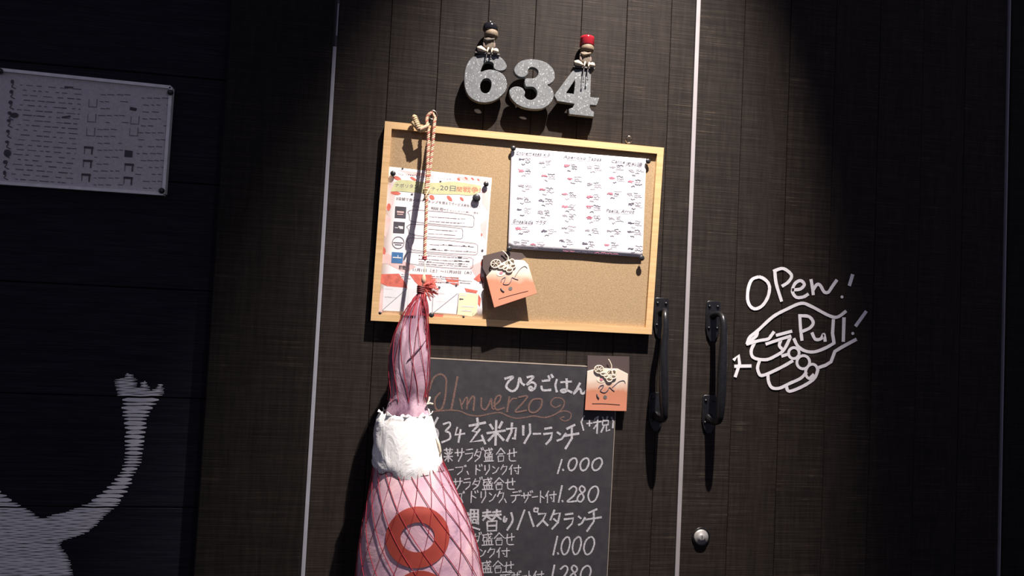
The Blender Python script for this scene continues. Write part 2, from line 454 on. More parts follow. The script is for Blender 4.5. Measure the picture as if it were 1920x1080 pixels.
def wbp(u, v):  # u,v in crop pixels 4.15 scale
    return (u/4.153, 120+v/4.153)
for r in range(20):
    v = 150+r*38.5
    for c0, c1_ in ((150, 640),):
        x = c0+R.uniform(0, 60)
        while x < c1_:
            l = R.uniform(18, 70); sl_ = .075
            x2 = min(x+l, c1_)
            a = wbp(x-r*4, v+x*sl_*1.0); b = wbp(x2-r*4, v+x2*sl_)
            (ik if R.random() < .45 else il).stroke([a, b], R.uniform(.9, 1.6), False)
            x = x2+R.uniform(8, 60)
for col in (186, 265):
    for r in range(14):
        x = col-r*1.1; yy = 176+r*13+(col-170)*.08
        a = x+R.uniform(0, 6)
        while a < col+50-r:
            b = a+R.uniform(4, 14); 
            if R.random() < .75: ik.stroke([(a, yy), (b, yy+.8)], 1.1, False)
            a = b+R.uniform(2, 6)
il.build('print_pale', M_ink, nb); ik.build('print', M_inkd, nb)
ib = Ink(dW+.003)
for (x, y_) in ((168, 186), (166, 214), (164, 240), (247, 218), (245, 240)):
    ib.stroke([(x-1, y_+14), (x+13, y_+15), (x+14, y_)], 1.1, False); ib.stroke([(x-1, y_), (x-2, y_+14)], .8, False)
for (x, y_) in ((159, 275), (157, 300), (154, 326), (235, 307), (233, 332)):
    ib.stroke([(x, y_+1), (x+15, y_+2)], 4, False); ib.stroke([(x+14, y_+2), (x+13, y_+14)], 2.6, False); ib.stroke([(x, y_), (x-1, y_+13)], 1.2, False)
ib.poly([(234, 281), (249, 283), (248, 295), (233, 294)]); ib.poly([(244, 200), (257, 203), (255, 208), (243, 206)])
ib.stroke([(122, 163), (136, 164)], 3); ib.stroke([(117, 220), (131, 218)], 3)
for k, yy in enumerate((153, 172, 192, 212, 226, 246, 266, 283, 304, 324)):
    x = 23-k*1.6
    ib.disc(x, yy, R.uniform(3, 4.5), R.uniform(2.5, 4.5)); ib.stroke([(x, yy), (x+2, yy+5), (x-1, yy+9), (x+6, yy+13)], 1.6)
ib.disc(27, 216, 8, 5); ib.disc(14, 287, 7, 7)
ib.build('pictures', M_inkd, nb)
for (x, y_), lb in (((1, 134), 'dark corner clip on the top rail of the grey notice sheet'), ((320, 174), 'dark corner clip at top right of the grey notice sheet'), ((304, 358), 'dark corner clip at bottom right of the grey notice sheet')):
    c = P(x, y_, dW); q = MB(); q.lathe([(.0055, 0), (.006, .003), (.0045, .006), (.002, .008)], c, (0, -1, 0), 14)
    o = q.build('corner_clip', M_pin, nb, True); o['label'] = lb

# ------------------------------------------------------------------ blackboard
dB = -.008
pTL, pTR = P(740, 668.2, dB), P(1158, 690, dB)
bb = empty('blackboard', P(940, 1100, dB), 'black menu board with white and brown chalk lettering, behind the hanging ham', 'blackboard')
tr = (pTR.x, pTR.z); tl = (pTL.x, pTL.z); br = (P(1138.5, 1078, dB).x, P(1138.5, 1078, dB).z)
dn = Vector((br[0]-tr[0], br[1]-tr[1])).normalized()*.62
o = solid('board', [[tl, tr, (tr[0]+dn.x, tr[1]+dn.y), (tl[0]+dn.x, tl[1]+dn.y)]], dB, -.0004, M_black, bb)
bar('edge_strip', tl, tr, .0018, dB-.0004, -.001, M_edge, bb)
bar('edge_strip', tr, (tr[0]+dn.x, tr[1]+dn.y), .0012, dB-.0003, -.001, M_edge, bb)

G = {  # handwritten strokes in a 100 box, y down
'ひ': [[(5,25),(45,15),(20,45),(12,75),(40,98),(65,75),(75,22),(85,50),(98,62)]],
'る': [[(15,12),(70,8),(30,45),(12,62),(55,45),(88,60),(80,88),(48,98),(30,85),(50,76),(64,92)]],
'ご': [[(20,35),(70,32)],[(12,70),(22,95),(78,92)],[(62,5),(72,22)],[(84,-4),(94,12)]],
'は': [[(14,10),(6,50),(14,92)],[(38,28),(96,22)],[(70,5),(70,80),(50,96),(38,84),(60,76),(98,96)]],
'ん': [[(48,5),(28,50),(4,98),(36,55),(52,60),(58,92),(74,92),(96,60)]],
'6': [[(70,0),(35,35),(12,70),(30,96),(66,90),(70,64),(45,52),(20,68)]],
'3': [[(20,10),(70,2),(76,20),(40,44),(72,52),(74,80),(8,98)]],
'4': [[(30,5),(12,52),(95,44)],[(62,20),(40,98)]],
'玄': [[(48,0),(52,16)],[(5,28),(92,16)],[(52,28),(22,50),(50,52)],[(62,42),(10,92),(80,84)],[(74,66),(92,98)]],
'米': [[(15,15),(30,32)],[(82,5),(66,28)],[(0,50),(98,40)],[(50,0),(45,98)],[(44,50),(6,80)],[(52,48),(90,78)]],
'カ': [[(5,32),(88,25),(75,90),(58,84)],[(50,0),(44,48),(5,98)]],
'リ': [[(15,8),(16,55)],[(75,0),(78,45),(25,98)]],
'ー': [[(8,52),(88,46)]],
'ラ': [[(15,12),(78,6)],[(5,42),(85,36),(72,70),(28,98)]],
'ン': [[(8,18),(36,34)],[(8,88),(50,74),(92,28)]],
'チ': [[(20,16),(70,0)],[(0,46),(98,36)],[(52,12),(52,55),(10,98)]],
'(': [[(70,0),(25,40),(60,98)]], ')': [[(30,0),(66,40),(55,98)]],
'+': [[(10,55),(90,48)],[(50,15),(48,90)]],
'税': [[(30,0),(8,14)],[(2,34),(46,28)],[(26,8),(22,98)],[(20,46),(2,70)],[(56,2),(62,16)],[(86,0),(80,16)],[(56,24),(92,22),(90,48),(56,50),(56,24)],[(66,52),(48,90)],[(80,52),(80,86),(100,78)]],
'薬': [[(5,14),(95,10)],[(30,0),(32,24)],[(70,0),(68,24)],[(36,30),(66,28),(64,50),(36,52),(36,30)],[(38,40),(64,39)],[(12,34),(24,42)],[(90,30),(76,42)],[(4,64),(96,60)],[(50,52),(50,100)],[(46,66),(12,92)],[(54,66),(92,92)]],
'サ': [[(2,34),(98,28)],[(28,8),(32,58)],[(76,2),(72,52),(38,98)]],
'ダ': [[(34,10),(6,56)],[(28,30),(76,24),(60,66),(12,98)],[(26,52),(60,64)],[(76,-2),(82,14)],[(94,-6),(100,10)]],
'盛': [[(8,18),(88,10)],[(18,16),(10,62)],[(52,0),(62,40),(88,54),(90,42)],[(24,36),(46,34),(42,54)],[(78,26),(54,54)],[(76,0),(86,6)],[(16,66),(86,62)],[(18,66),(22,94)],[(40,66),(42,94)],[(62,64),(62,94)],[(86,62),(82,94)],[(2,98),(98,94)]],
'合': [[(50,0),(4,46)],[(50,0),(94,38)],[(30,44),(72,41)],[(20,58),(26,98),(76,94),(80,56),(20,58)]],
'せ': [[(2,42),(98,30)],[(70,4),(72,60)],[(26,12),(26,88),(88,94)]],
'プ': [[(2,28),(72,22),(60,62),(20,98)],[(84,8),(96,2),(100,16),(86,20),(84,8)]],
'、': [[(20,66),(50,96)]],
'ド': [[(24,4),(20,98)],[(24,38),(66,58)],[(56,2),(64,18)],[(80,-4),(86,12)]],
'ク': [[(40,2),(8,48)],[(36,20),(88,16),(76,58),(26,98)]],
'付': [[(26,2),(2,46)],[(18,32),(16,98)],[(38,34),(98,28)],[(78,4),(76,96),(62,86)],[(48,52),(58,66)]],
'デ': [[(22,12),(64,8)],[(4,40),(88,34)],[(50,38),(44,74),(16,98)],[(80,0),(86,12)],[(96,-4),(100,8)]],
'ザ': [[(2,40),(84,34)],[(24,18),(28,60)],[(62,14),(58,58),(32,98)],[(78,2),(84,16)],[(94,-2),(99,12)]],
'ト': [[(30,2),(28,98)],[(32,40),(78,60)]],
'週': [[(4,18),(14,28)],[(28,4),(26,70),(22,80)],[(28,4),(88,2),(88,76),(78,70)],[(40,22),(76,20)],[(57,10),(57,36)],[(40,38),(76,36)],[(44,50),(72,49),(72,66),(44,66),(44,50)],[(12,42),(16,82),(100,98)]],
'替': [[(4,14),(44,10)],[(2,28),(48,25)],[(26,0),(24,28),(4,48)],[(26,32),(44,44)],[(56,12),(96,8)],[(54,26),(98,22)],[(76,0),(74,26),(52,48)],[(78,28),(98,44)],[(26,54),(28,98),(74,96),(76,52),(26,54)],[(28,74),(74,72)]],
'り': [[(16,30),(10,52),(26,54),(34,40)],[(74,10),(84,50),(40,98)]],
'パ': [[(36,12),(4,98)],[(56,20),(76,84)],[(80,2),(96,4),(94,20),(78,18),(80,2)]],
'ス': [[(14,14),(76,10),(50,55),(4,98)],[(50,58),(90,92)]],
'タ': [[(40,0),(6,50)],[(36,20),(88,14),(72,64),(20,98)],[(34,46),(66,62)]],
'1': [[(72,0),(20,100)]], '.': [[(40,90),(52,96)]],
'0': [[(60,2),(28,22),(12,62),(30,97),(66,86),(90,40),(82,8),(60,2)]],
'2': [[(18,22),(55,2),(80,20),(55,60),(4,96),(80,92)]],
'8': [[(84,14),(55,0),(34,20),(58,46),(74,72),(46,98),(16,84),(30,58),(78,34),(84,14)]],
}
CA = lambda x, y: (780+x/4.5714, 660+y/4.5714)
CB = lambda x, y: (800+x/4.8, 860+y/4.8)
white = Ink(dB-.0003); brown = Ink(dB-.0003)
def put(ch, cf, x0, y0, x1, y1, wd, ink=None, dy=0.0):
    for st in G[ch]:
        pts = [cf(x0+(x1-x0)*a/100+R.uniform(-1, 1), y0+(y1-y0)*b/100+dy*a+R.uniform(-1, 1)) for a, b in st]
        (ink or white).stroke(pts, wd, smooth=ch in 'ひるごはんせり0286310.', jit=.25)
for ch, x0, y0, x1, y1 in (('ひ',755,190,930,340),('る',940,200,1035,330),('ご',1060,200,1180,335),('は',1185,225,1335,350),('ん',1345,265,1470,360)):
    put(ch, CA, x0, y0, x1, y1, 4.2)
for ch, x0, y0, x1, y1, w_ in (('6',120,565,215,745,4.0),('3',215,600,315,778,3.6),('4',325,640,420,775,3.6),('玄',450,570,605,790,4.4),('米',612,590,765,800,4.4),('カ',775,612,870,765,4.4),('リ',905,620,1000,785,4.2),('ー',1000,690,1075,712,3.8),('ラ',1092,640,1180,792,4.2),('ン',1205,670,1290,772,3.8),('チ',1270,625,1395,832,4.4),
    ('(',1400,548,1460,672,3.0),('+',1460,580,1515,640,2.8),('税',1520,555,1660,700,3.0),(')',1665,560,1705,650,3.0)):
    put(ch, CA, x0, y0, x1, y1, w_)
for i, ch in enumerate('薬サラダ盛合せ'):
    x = (238,332,420,496,582,686,782)[i]; put(ch, CA, x, 825, x+(82 if i else 78), 940, 2.2)
for ch, x0, x1 in (('ー',190,245),('プ',258,355),('、',355,395),('ド',425,510),('リ',515,580),('ン',590,655),('ク',662,730),('付',742,850)):
    put(ch, CB, x0, 55, x1, 145, 2.1)
for ch, x0, x1 in (('サ',232,325),('ラ',330,405),('ダ',410,500),('盛',500,600),('合',605,700),('せ',708,798)):
    put(ch, CB, x0, 172, x1, 280, 2.2)
for ch, x0, x1 in (('プ',262,340),('、',305,345),('ド',380,475),('リ',480,545),('ン',560,625),('ク',632,700),('、',690,740),('デ',755,850),('ザ',850,955),('ー',945,1005),('ト',1005,1070),('付',1070,1168)):
    put(ch, CB, x0, 290, x1, 398, 2.2)
for ch, x0, x1, y0, y1 in (('週',365,475,455,640),('替',500,672,460,655),('り',682,790,470,645),('パ',808,1010,440,640),('ス',990,1100,480,610),('タ',1108,1212,465,635),('ラ',1235,1335,485,630),('ン',1362,1428,500,610),('チ',1430,1572,455,655)):
    put(ch, CB, x0, y0, x1, y1, 3.7)
for ch, x0, x1 in (('ダ',412,492),('盛',496,600),('合',603,700),('せ',703,792)): put(ch, CB, x0, 668, x1, 780, 2.1)
for ch, x0, x1 in (('リ',420,480),('ン',478,535),('ク',545,622),('付',630,748)): put(ch, CB, x0, 800, x1, 892, 2.1)
for ch, x0, x1 in (('盛',488,590),('合',593,690),('せ',695,785)): put(ch, CB, x0, 920, x1, 1030, 2.1)
for ch, x0, x1 in (('デ',660,760),('ザ',765,850),('ー',850,905),('ト',905,960),('付',960,1055)): put(ch, CB, x0, 1010, x1, 1105, 2.1)
def price(s, xs, y0, y1, w_):
    for ch, (a, b) in zip(s, xs): put(ch, CB, a, y0, b, y1, w_)
for ch, a, b in (('1',1165,1235),('.',1210,1250),('0',1262,1362),('0',1368,1470),('0',1474,1590)):
    put(ch, CB, a, -8 if ch != '1' else 10, b, 108 if ch != '1' else 132, 3.4)
for ch, a, b in (('1',1175,1235),('.',1205,1240),('2',1262,1370),('8',1340,1440),('0',1440,1555)):
    put(ch, CB, a, 245, b, 392, 3.2)
for ch, a, b in (('1',1125,1195),('.',1165,1200),('0',1200,1300),('0',1300,1400),('0',1400,1520)):
    put(ch, CB, a, 700, b, 865, 3.2)
for ch, a, b in (('1',1110,1165),('.',1150,1180),('2',1185,1290),('8',1270,1370),('0',1370,1488)):
    put(ch, CB, a, 960, b, 1110, 3.2)
for st, w_ in (([(112,330),(150,225),(210,190),(255,225),(258,300),(248,400),(225,478),(190,500),(165,470),(165,400),(205,350)],3.4),([(355,215),(330,350),(302,495)],3.6),
    ([(375,400),(395,490)],2.6),([(395,450),(425,395),(440,400),(435,490)],2.8),([(440,450),(480,385),(500,395),(492,500)],3.2),
    ([(560,395),(560,470),(590,495),(620,460),(645,400),(650,470),(665,490)],3.2),([(665,465),(715,420),(725,375),(690,385),(672,440),(690,495),(755,478)],3.2),
    ([(800,385),(780,512)],3.2),([(795,440),(825,402),(862,398)],2.6),([(880,388),(955,378),(912,440),(850,512),(945,500)],3.0),
    ([(1050,400),(1000,410),(968,460),(975,510),(1025,515),(1070,470),(1078,410),(1050,400)],3.2),
    ([(1240,455),(1195,475),(1155,445),(1180,398),(1240,395),(1272,430),(1250,490),(1190,535),(1100,562),(1010,548),(940,560),(860,568),(790,550),(720,520),(640,528),(540,548),(450,538),(370,505),(260,500),(112,515)],2.4),
    ([(1205,525),(1270,505),(1325,525),(1322,570),(1275,592),(1235,568),(1270,556)],2.2)):
    brown.stroke([CA(*p) for p in st], w_, jit=.2)
o = white.build('chalk_lettering', M_chalk, bb); o['label'] = 'white chalk menu lines and prices'
o = brown.build('chalk_heading', M_chalkred, bb); o['label'] = 'brown chalk heading with a curling underline'

# ------------------------------------------------------------------ marker drawing on the right door leaf
CC = lambda x, y: (1340+x/3.856, 480+y/3.856)
mk = Ink(-.0008)
def mks(pts, wd=5.9, smooth=True): mk.stroke([CC(*p) for p in pts], wd, smooth, .12)
for pts in ([(320,150),(270,170),(244,230),(238,310),(257,362),(295,382),(345,358),(383,300),(397,235),(385,192),(352,162),(320,150)],
    [(435,112),(445,200),(482,322)],[(430,108),(490,90),(540,118),(556,150),(530,190),(492,215)],
    [(565,245),(620,238),(648,205),(620,178),(580,200),(562,255),(590,298),(640,296),(672,278)],
    [(697,175),(706,225),(712,275)],[(712,245),(740,205),(765,215),(790,258),(820,262),(850,220),(880,178)],
    [(235,630),(255,585),(310,540),(420,440),(520,385),(625,342),(700,365),(820,428),(885,442),(945,402)],
    [(238,635),(275,600),(302,575),(308,548)],[(235,635),(320,612),(385,600),(408,575),(425,552)],
    [(375,635),(470,603),(545,580)],[(450,572),(552,545)],[(290,625),(265,680),(272,725),(310,745),(380,748),(440,722),(490,690),(520,645),(545,590)],
    [(478,610),(468,650),(500,682)],[(325,755),(310,810),(328,860),(365,858),(430,830),(500,795),(560,760)],[(490,722),(530,710)],
    [(385,862),(390,910),(415,952),(470,955),(540,922),(620,885),(660,845)],[(518,940),(540,978),(640,940),(720,885),(745,825)],
    [(575,602),(600,650),(650,685),(720,693),(800,665),(862,630)],[(705,560),(728,602),(768,598),(788,565),(798,612)],
    [(615,430),(620,520),(630,605)],[(612,432),(680,438),(712,480),(690,518),(640,542)]):
    mks(pts)
for pts in ([(995,140),(985,175),(975,208)],[(755,805),(800,790),(840,765),(868,690),(920,658),(1018,605)],[(858,465),(852,560),(862,622)],[(935,452),(930,612)],
    [(1092,405),(1060,450),(1022,502)],[(142,748),(172,718),(180,780),(150,868)],[(150,797),(258,795)]):
    mks(pts, 6.2, False)
for cx, cy, rx, ry in ((572,702,38,40),(640,768,46,48),(700,835,42,54)): mk.ring(*CC(cx, cy), rx/3.856, ry/3.856, 5.2, rot=.3)
mk.stroke([CC(690,880), CC(712,858)], 5)
for p in ((920,296),(998,560)): mk.disc(*CC(*p), 2.8)
o = mk.build('hand_drawing', M_marker, door2); o['label'] = 'white hand-drawn fist with the words OPen! and Pull!'

# ------------------------------------------------------------------ cork board
YF, YCK = -.018, -.010
cb = empty('cork_board', P(960, 618, YF), 'cork pin board in a light pine frame hung on the left door leaf', 'pin board')
oc = [(722, 227), (1245, 277), (1222, 627), (695, 601)]
OC = [Vector((x, z)) for x, z in pxz(oc, YF)]
def insetv(c, t):
    n = len(c); out = []
    for i in range(n):
        a, b, d = c[i-1], c[i], c[(i+1) % n]
        e1 = (b-a).normalized(); e2 = (d-b).normalized(); out.append(b - e1*t + e2*t)
    return out
IC = insetv(OC, .0145)
for i in range(4):
    j = (i+1) % 4
    o = solid('frame_rail', [[tuple(OC[i]), tuple(OC[j]), tuple(IC[j]), tuple(IC[i])]], YF, -.002, M_pine, cb); bevel(o, .0007, 1)
solid('cork_sheet', [[tuple(v) for v in insetv(OC, .010)]], YCK, -.003, M_cork, cb)
# eye screws
def eye_hook(x, y, lab, r=.0065, d0=-.003):
    c = P(x, y, -.016)
    q = MB(); q.tube([(c.x+r*math.cos(t), -.017-.003*math.sin(t), c.z+r*math.sin(t)) for t in [2*math.pi*k/18 for k in range(18)]], .0011, 8, closed=True)
    h = q.build('screw_eye', M_chrome, door1, True); h['label'] = lab
    q = MB(); q.tube([(c.x, .004, c.z+r*1.7), (c.x, -.010, c.z+r*1.6), (c.x, -.017, c.z+r)], .0012, 8); q.build('shank', M_chrome, h, True)
    return c
eye_hook(1179, 262, 'small metal screw eye above the right end of the cork board')
hk = eye_hook(812, 216, 'small metal screw eye above the cork board holding the striped rope', .0085)

def sheet(name, c, d, mat, label, cat, nx=10, ny=10, bulge=None):
    TL, TR, BR, BL = c
    def fn(u, v):
        x = (TL[0]*(1-u)+TR[0]*u)*(1-v)+(BL[0]*(1-u)+BR[0]*u)*v; y = (TL[1]*(1-u)+TR[1]*u)*(1-v)+(BL[1]*(1-u)+BR[1]*u)*v
        return P(x, y, d-(bulge(u, v) if bulge else 0))
    vs = [fn(i/nx, j/ny) for j in range(ny+1) for i in range(nx+1)]
    fs = [(j*(nx+1)+i, j*(nx+1)+i+1, (j+1)*(nx+1)+i+1, (j+1)*(nx+1)+i) for j in range(ny) for i in range(nx)]
    root = empty(name, P((BL[0]+BR[0])/2, (BL[1]+BR[1])/2, d), label, cat)
    o = pydata('sheet', vs, fs, mat, root, True)
    md = o.modifiers.new('thick', 'SOLIDIFY'); md.thickness = .0003; md.offset = 0
    return root
# ---- flyer
fd = YCK-.0012
fl = sheet('flyer', [(730, 312.6), (922, 333.8), (903, 600.5), (708, 590)], fd, M_flyer, 'pink and red Japanese flyer with a green band, pinned at left of the cork board', 'flyer')
C1 = lambda x, y: (700+x/6.75, 300+y/6.75)
C2 = lambda x, y: (700+x/6.75, 440+y/6.75)
d0 = fd-.0003
def polys(d, cf, lst):
    k = Ink(d)
    for pts in lst: k.poly([cf(*p) for p in pts])
    return k
def leafp(x, y, l, wd, ang):
    c, s_ = math.cos(ang), math.sin(ang)
    return [(x+a*c*l-b*s_*wd, y+a*s_*l+b*c*wd) for a, b in ((-1,0),(-.6,-.8),(0,-1),(.6,-.7),(1,0),(.5,.9),(-.2,1),(-.8,.6))]
pk = polys(d0, lambda x, y: (x, y), [
    [(727,345),(742,352),(738,380),(724,395)],[(722,400),(733,410),(724,445),(719,440)],[(716,470),(740,482),(780,500),(760,512),(725,494),(714,494)],
    [(905,352),(919,360),(916,398),(903,380)],[(900,420),(913,412),(911,450),(903,440)],[(880,500),(902,490),(906,530),(893,520)],
    [(760,512),(800,515),(840,530),(800,530)],[(710,560),(716,540),(722,552),(716,588),(710,587)],[(745,318),(800,325),(820,331),(770,329)],[(855,330),(918,337),(916,345),(870,340)]])
pk.build('print_pink', M_pink, fl)
rd = polys(d0-.00015, lambda x, y: (x, y), [leafp(745,334,8,3.6,.35),leafp(775,335,7,2.6,.5),leafp(742,362,10,3.4,.1),leafp(810,370,6,4,.7),leafp(843,372,7,3.4,.8),leafp(866,373,5,2.4,.8),
    leafp(860,336,4,2.2,.6),leafp(874,334,4,1.8,.8),leafp(886,335,4,1.6,.8),leafp(897,337,3,1.4,.8),leafp(729,388,4,7,.1),leafp(720,470,3.5,7,-.1),leafp(905,493,4,7,.1),leafp(903,440,1.5,3,0),
    [(713,514),(748,513),(760,530),(764,540),(730,538),(712,530)],[(768,514),(810,515),(818,535),(800,548),(790,540),(778,528)],[(835,520),(860,520),(860,535),(850,534),(838,528)],
    [(900,512),(905,530),(896,528),(888,523)],[(871,540),(896,545),(893,550),(874,547)],[(797,588),(831,590),(830,596),(796,595)],[(897,552),(902,560),(900,575),(896,570)],leafp(905,525,3,7,0)])
rd.build('print_red', M_redp, fl)
gr = polys(d0-.0002, C1, [[(215,400),(270,280),(330,250),(450,255),(600,275),(760,290),(900,278),(1020,270),(1180,290),(1370,325),(1360,395),(1280,440),(1200,450),(1080,435),(900,435),(740,430),(600,420),(500,410),(380,400),(300,395)]])
gr.build('green_band', M_green, fl)
bk = Ink(d0-.00035); lt = Ink(d0-.00035); rt = Ink(d0-.00035); 
lt.text('UMEB TERRACE', 742, 328, 782, 331, 5, .2); lt.text('ナポリタン FESTIVAL', 786, 333, 849, 338, 5.2, .1)
lt.text('ナポリタン', 741, 350, 784, 353, 8); lt.text('パーティ', 792, 354, 823, 358, 7.5)
lt.text('20日', 825, 356, 854, 358, 12); rt.text('間', 856, 358, 866, 359, 10); rt.text('戦争!!', 868, 359.5, 905, 361, 12)
bk.text('3店舗で食べ比べスタンプを', 743, 374, 828, 382, 6, 0, .004); bk.text('揃えてサービス券を', 829, 382, 880, 388, 6, 0, .006); lt.text('GETしよう', 881, 388, 900, 390, 6)
bk.text('ナポリタン', 772, 388, 788, 390, 4.5); bk.text('¥500 均一！', 808, 392, 840, 396, 6.6, 0, .01); bk.text('おいしかった順に一票を', 844, 396, 897, 401, 4)
bk.text('期間', 747.5, 504, 760, 505, 8, 0, .03); bk.text('：11月1日（土）〜11月20日（木）', 766, 507, 884, 514, 6.4, 0, .005)
def dark_box(cf, x0, y0, wd, hh, mat, nm, lines, lab=None):
    q = Ink(d0-.0003); q.poly([cf(x0, y0), cf(x0+wd, y0+10), cf(x0+wd-8, y0+hh+8), cf(x0-8, y0+hh)]); o = q.build(nm, mat, fl)
    if lab: o['label'] = lab
    return o
dark_box(C1, 278, 585, 140, 145, M_inkd, 'logo_square', 2); dark_box(C1, 258, 778, 142, 142, M_inkd, 'logo_square', 2)
dark_box(C2, 235, 218, 143, 138, M_blue, 'logo_square', 1, 'blue square emblem')
wt = Ink(d0-.0005); rl = Ink(d0-.0005)
rl.stroke([C1(305,655), C1(380,662)], 3.0, False); rl.stroke([C1(305,685), C1(372,690)], 1.6, False)
wt.stroke([C1(275,855), C1(310,858)], 1.3, False); wt.stroke([C1(325,845), C1(370,850)], 3, False); wt.stroke([C1(335,865), C1(372,868)], 2, False)
wt.stroke([C2(250,288), C2(350,294)], 2.0, False); wt.stroke([C2(312,262), C2(312,285)], 1.3, False)
wt.build('logo_marks', M_grey, fl); rl.build('logo_marks', M_pink, fl)
bk2 = Ink(d0-.0003)
bk2.ring(*C2(315,100), 11, 11, 1.1); lt.stroke([C2(255,98), C2(375,104)], 1.4, False); lt.stroke([C2(275,124), C2(355,128)], 1.2, False)
def bubble(cf, pts): bk2.stroke([cf(*p) for p in pts]+[cf(*pts[0])], .75, False)
bubble(C1, [(435,655),(470,635),(560,630),(700,640),(1000,665),(1200,690),(1265,705),(1278,740),(1272,830),(1255,848),(1000,830),(700,800),(500,780),(460,760),(455,690)])
bubble(C1, [(420,845),(460,815),(520,812),(700,818),(1000,850),(1120,865),(1135,900),(1130,980),(1110,996),(900,985),(700,970),(500,945),(450,925),(445,870)])
bubble(C2, [(415,80),(450,45),(500,38),(700,50),(1000,75),(1290,110),(1320,130),(1318,235),(1295,252),(1000,240),(700,215),(500,190),(448,165),(445,100)])
bubble(C2, [(405,260),(440,225),(500,218),(700,235),(1000,262),(1240,290),(1265,310),(1258,410),(1230,430),(1150,430),(900,415),(600,385),(460,365),(430,345),(428,285)])
fa_ = Ink(d0-.0003)
for cf, x0, x1, ys, sl_ in ((C1,715,1150,(712,768),.06),(C1,700,1050,(870,925),.06),(C2,720,1270,(115,180),.06),(C2,580,1200,(255,300,335,360),.06),(C2,360,440,(495,520,545),.08),(C2,740,1080,(520,545,590),.06),(C2,1100,1220,(575,600),.06)):
    for y_ in ys:
        x = x0
        while x < x1:
            l = R.uniform(10, 45); a = (x, y_+(x-x0)*sl_); b = (x+l, y_+(x+l-x0)*sl_)
            (fa_ if R.random() < .85 or cf is C1 else bk).stroke([cf(*a), cf(*b)], R.uniform(1.0, 1.9), False); x += l+R.uniform(4, 18)
# stamp boxes
tk = polys(d0-.0003, C2, [[(130,650),(430,675),(425,975),(112,960)],[(440,680),(755,705),(745,1000),(430,978)],[(768,712),(1075,735),(1050,1005),(745,985)]]); tk.build('stamp_box', M_grey, fl)
tk = polys(d0-.0003, C2, [[(1090,738),(1328,750),(1312,985),(1255,1035),(1060,1010)]]); tk.build('stamp_box', M_cream, fl)['label'] = 'cream coupon box with a small arrow'
for a, b in (((115,955),(430,680)),((455,975),(700,760)),((765,985),(1065,745)),((755,720),(745,1000)),((1080,740),(1058,1005)),((1255,1035),(1262,992)),((1262,992),(1312,985))):
    fa2 = bk2; bk2.stroke([(C2(*a)[0], C2(*a)[1]), C2(*b)], .6, False)
bk = bk
for x, y_, l in ((150,790,150),(805,845,145),(150,685,90),(790,740,110),(1105,765,75),(1120,905,150),(1120,960,120)): fa_.stroke([C2(x, y_), C2(x+l, y_+l*.06)], 1.8, False)
ar = Ink(d0-.0005)
ar.poly([C2(1085,815), C2(1105,800), C2(1105,808), C2(1140,810), C2(1140,824), C2(1105,822), C2(1105,832)])
for x, y_ in ((370,108),(490,432),(850,270)): ar.disc(*C1(x, y_), 2.2, 1.6)
for x, y_ in ((1358,600),(835,668),(1050,640),(1380,200)): ar.disc(*C2(x, y_), 2.2)
ar.build('print_marks', M_inkd, fl)
bk.build('print_lines', M_inkd, fl); lt.build('print_text', M_ink, fl); rt.build('print_text', M_redp, fl); bk2.build('print_outline', M_ink, fl); fa_.build('print_faint', plain('ink_very_faint', (.62, .58, .60), .8), fl)
# ---- handwritten menu
def bul(u, v): return .003*(v**2)*(1+.25*math.sin(u*9)) + .0015*math.sin(u*3.14)
md_ = YCK-.003
MC = [(959, 277), (1211.7, 297.8), (1204.7, 482.5), (952.8, 465.8)]
mn = sheet('menu_sheet', MC, md_, M_paper, 'white handwritten menu sheet with small sketches, pinned at upper right of the cork board', 'menu', 24, 16, bul)
def mfn_raw(x, y, dd):
    # bilinear inverse by two fixed point steps
    u = (x-956)/252; v = (y-277-20*u)/188
    for _ in range(2):
        xl = MC[0][0]+(MC[3][0]-MC[0][0])*v; xr = MC[1][0]+(MC[2][0]-MC[1][0])*v; u = (x-xl)/(xr-xl)
        yt = MC[0][1]+(MC[1][1]-MC[0][1])*u; yb = MC[3][1]+(MC[2][1]-MC[3][1])*u; v = (y-yt)/(yb-yt)
    return P(x, y, md_-bul(min(max(u, 0), 1), min(max(v, 0), 1))-dd)
mfn = lambda x, y: mfn_raw(x, y, .0005)
CM = lambda x, y: (920+x/3.6, 220+y/3.6)
i1, i2, i3 = Ink(0, mfn), Ink(0, mfn), Ink(0, mfn)
def mtext(b, x0, y0, x1, y1, h): i1.text(b, *CM(x0, y0), *CM(x1, y1), h*1.1, .25, .012)
mtext('Entremeses x 5', 172, 250, 398, 262, 8.5); mtext('Aperitivo Tapas', 490, 275, 745, 294, 8); mtext('Carne', 812, 305, 905, 312, 7.5); mtext('肉料理', 912, 325, 1020, 332, 8)
mtext('Ensalada', 150, 712, 285, 720, 9); mtext('サラダ', 300, 720, 370, 724, 8.5); mtext('Paella, Arroz', 778, 640, 968, 648, 8.5)
for a, b in (((175,255),(400,268)),((140,718),(280,724)),((780,645),(970,655)),((500,285),(750,300)),((810,315),(1020,335))): i2.stroke([CM(*a), CM(*b)], .6, False)
def scrib(ink, x, y, w_, h_, n, t):
    pts = [(x+w_*k/n+R.uniform(-2, 2), y+R.uniform(-h_, h_)/2+w_*k/n*.07) for k in range(n+1)]
    ink.stroke([CM(*p) for p in pts], t)
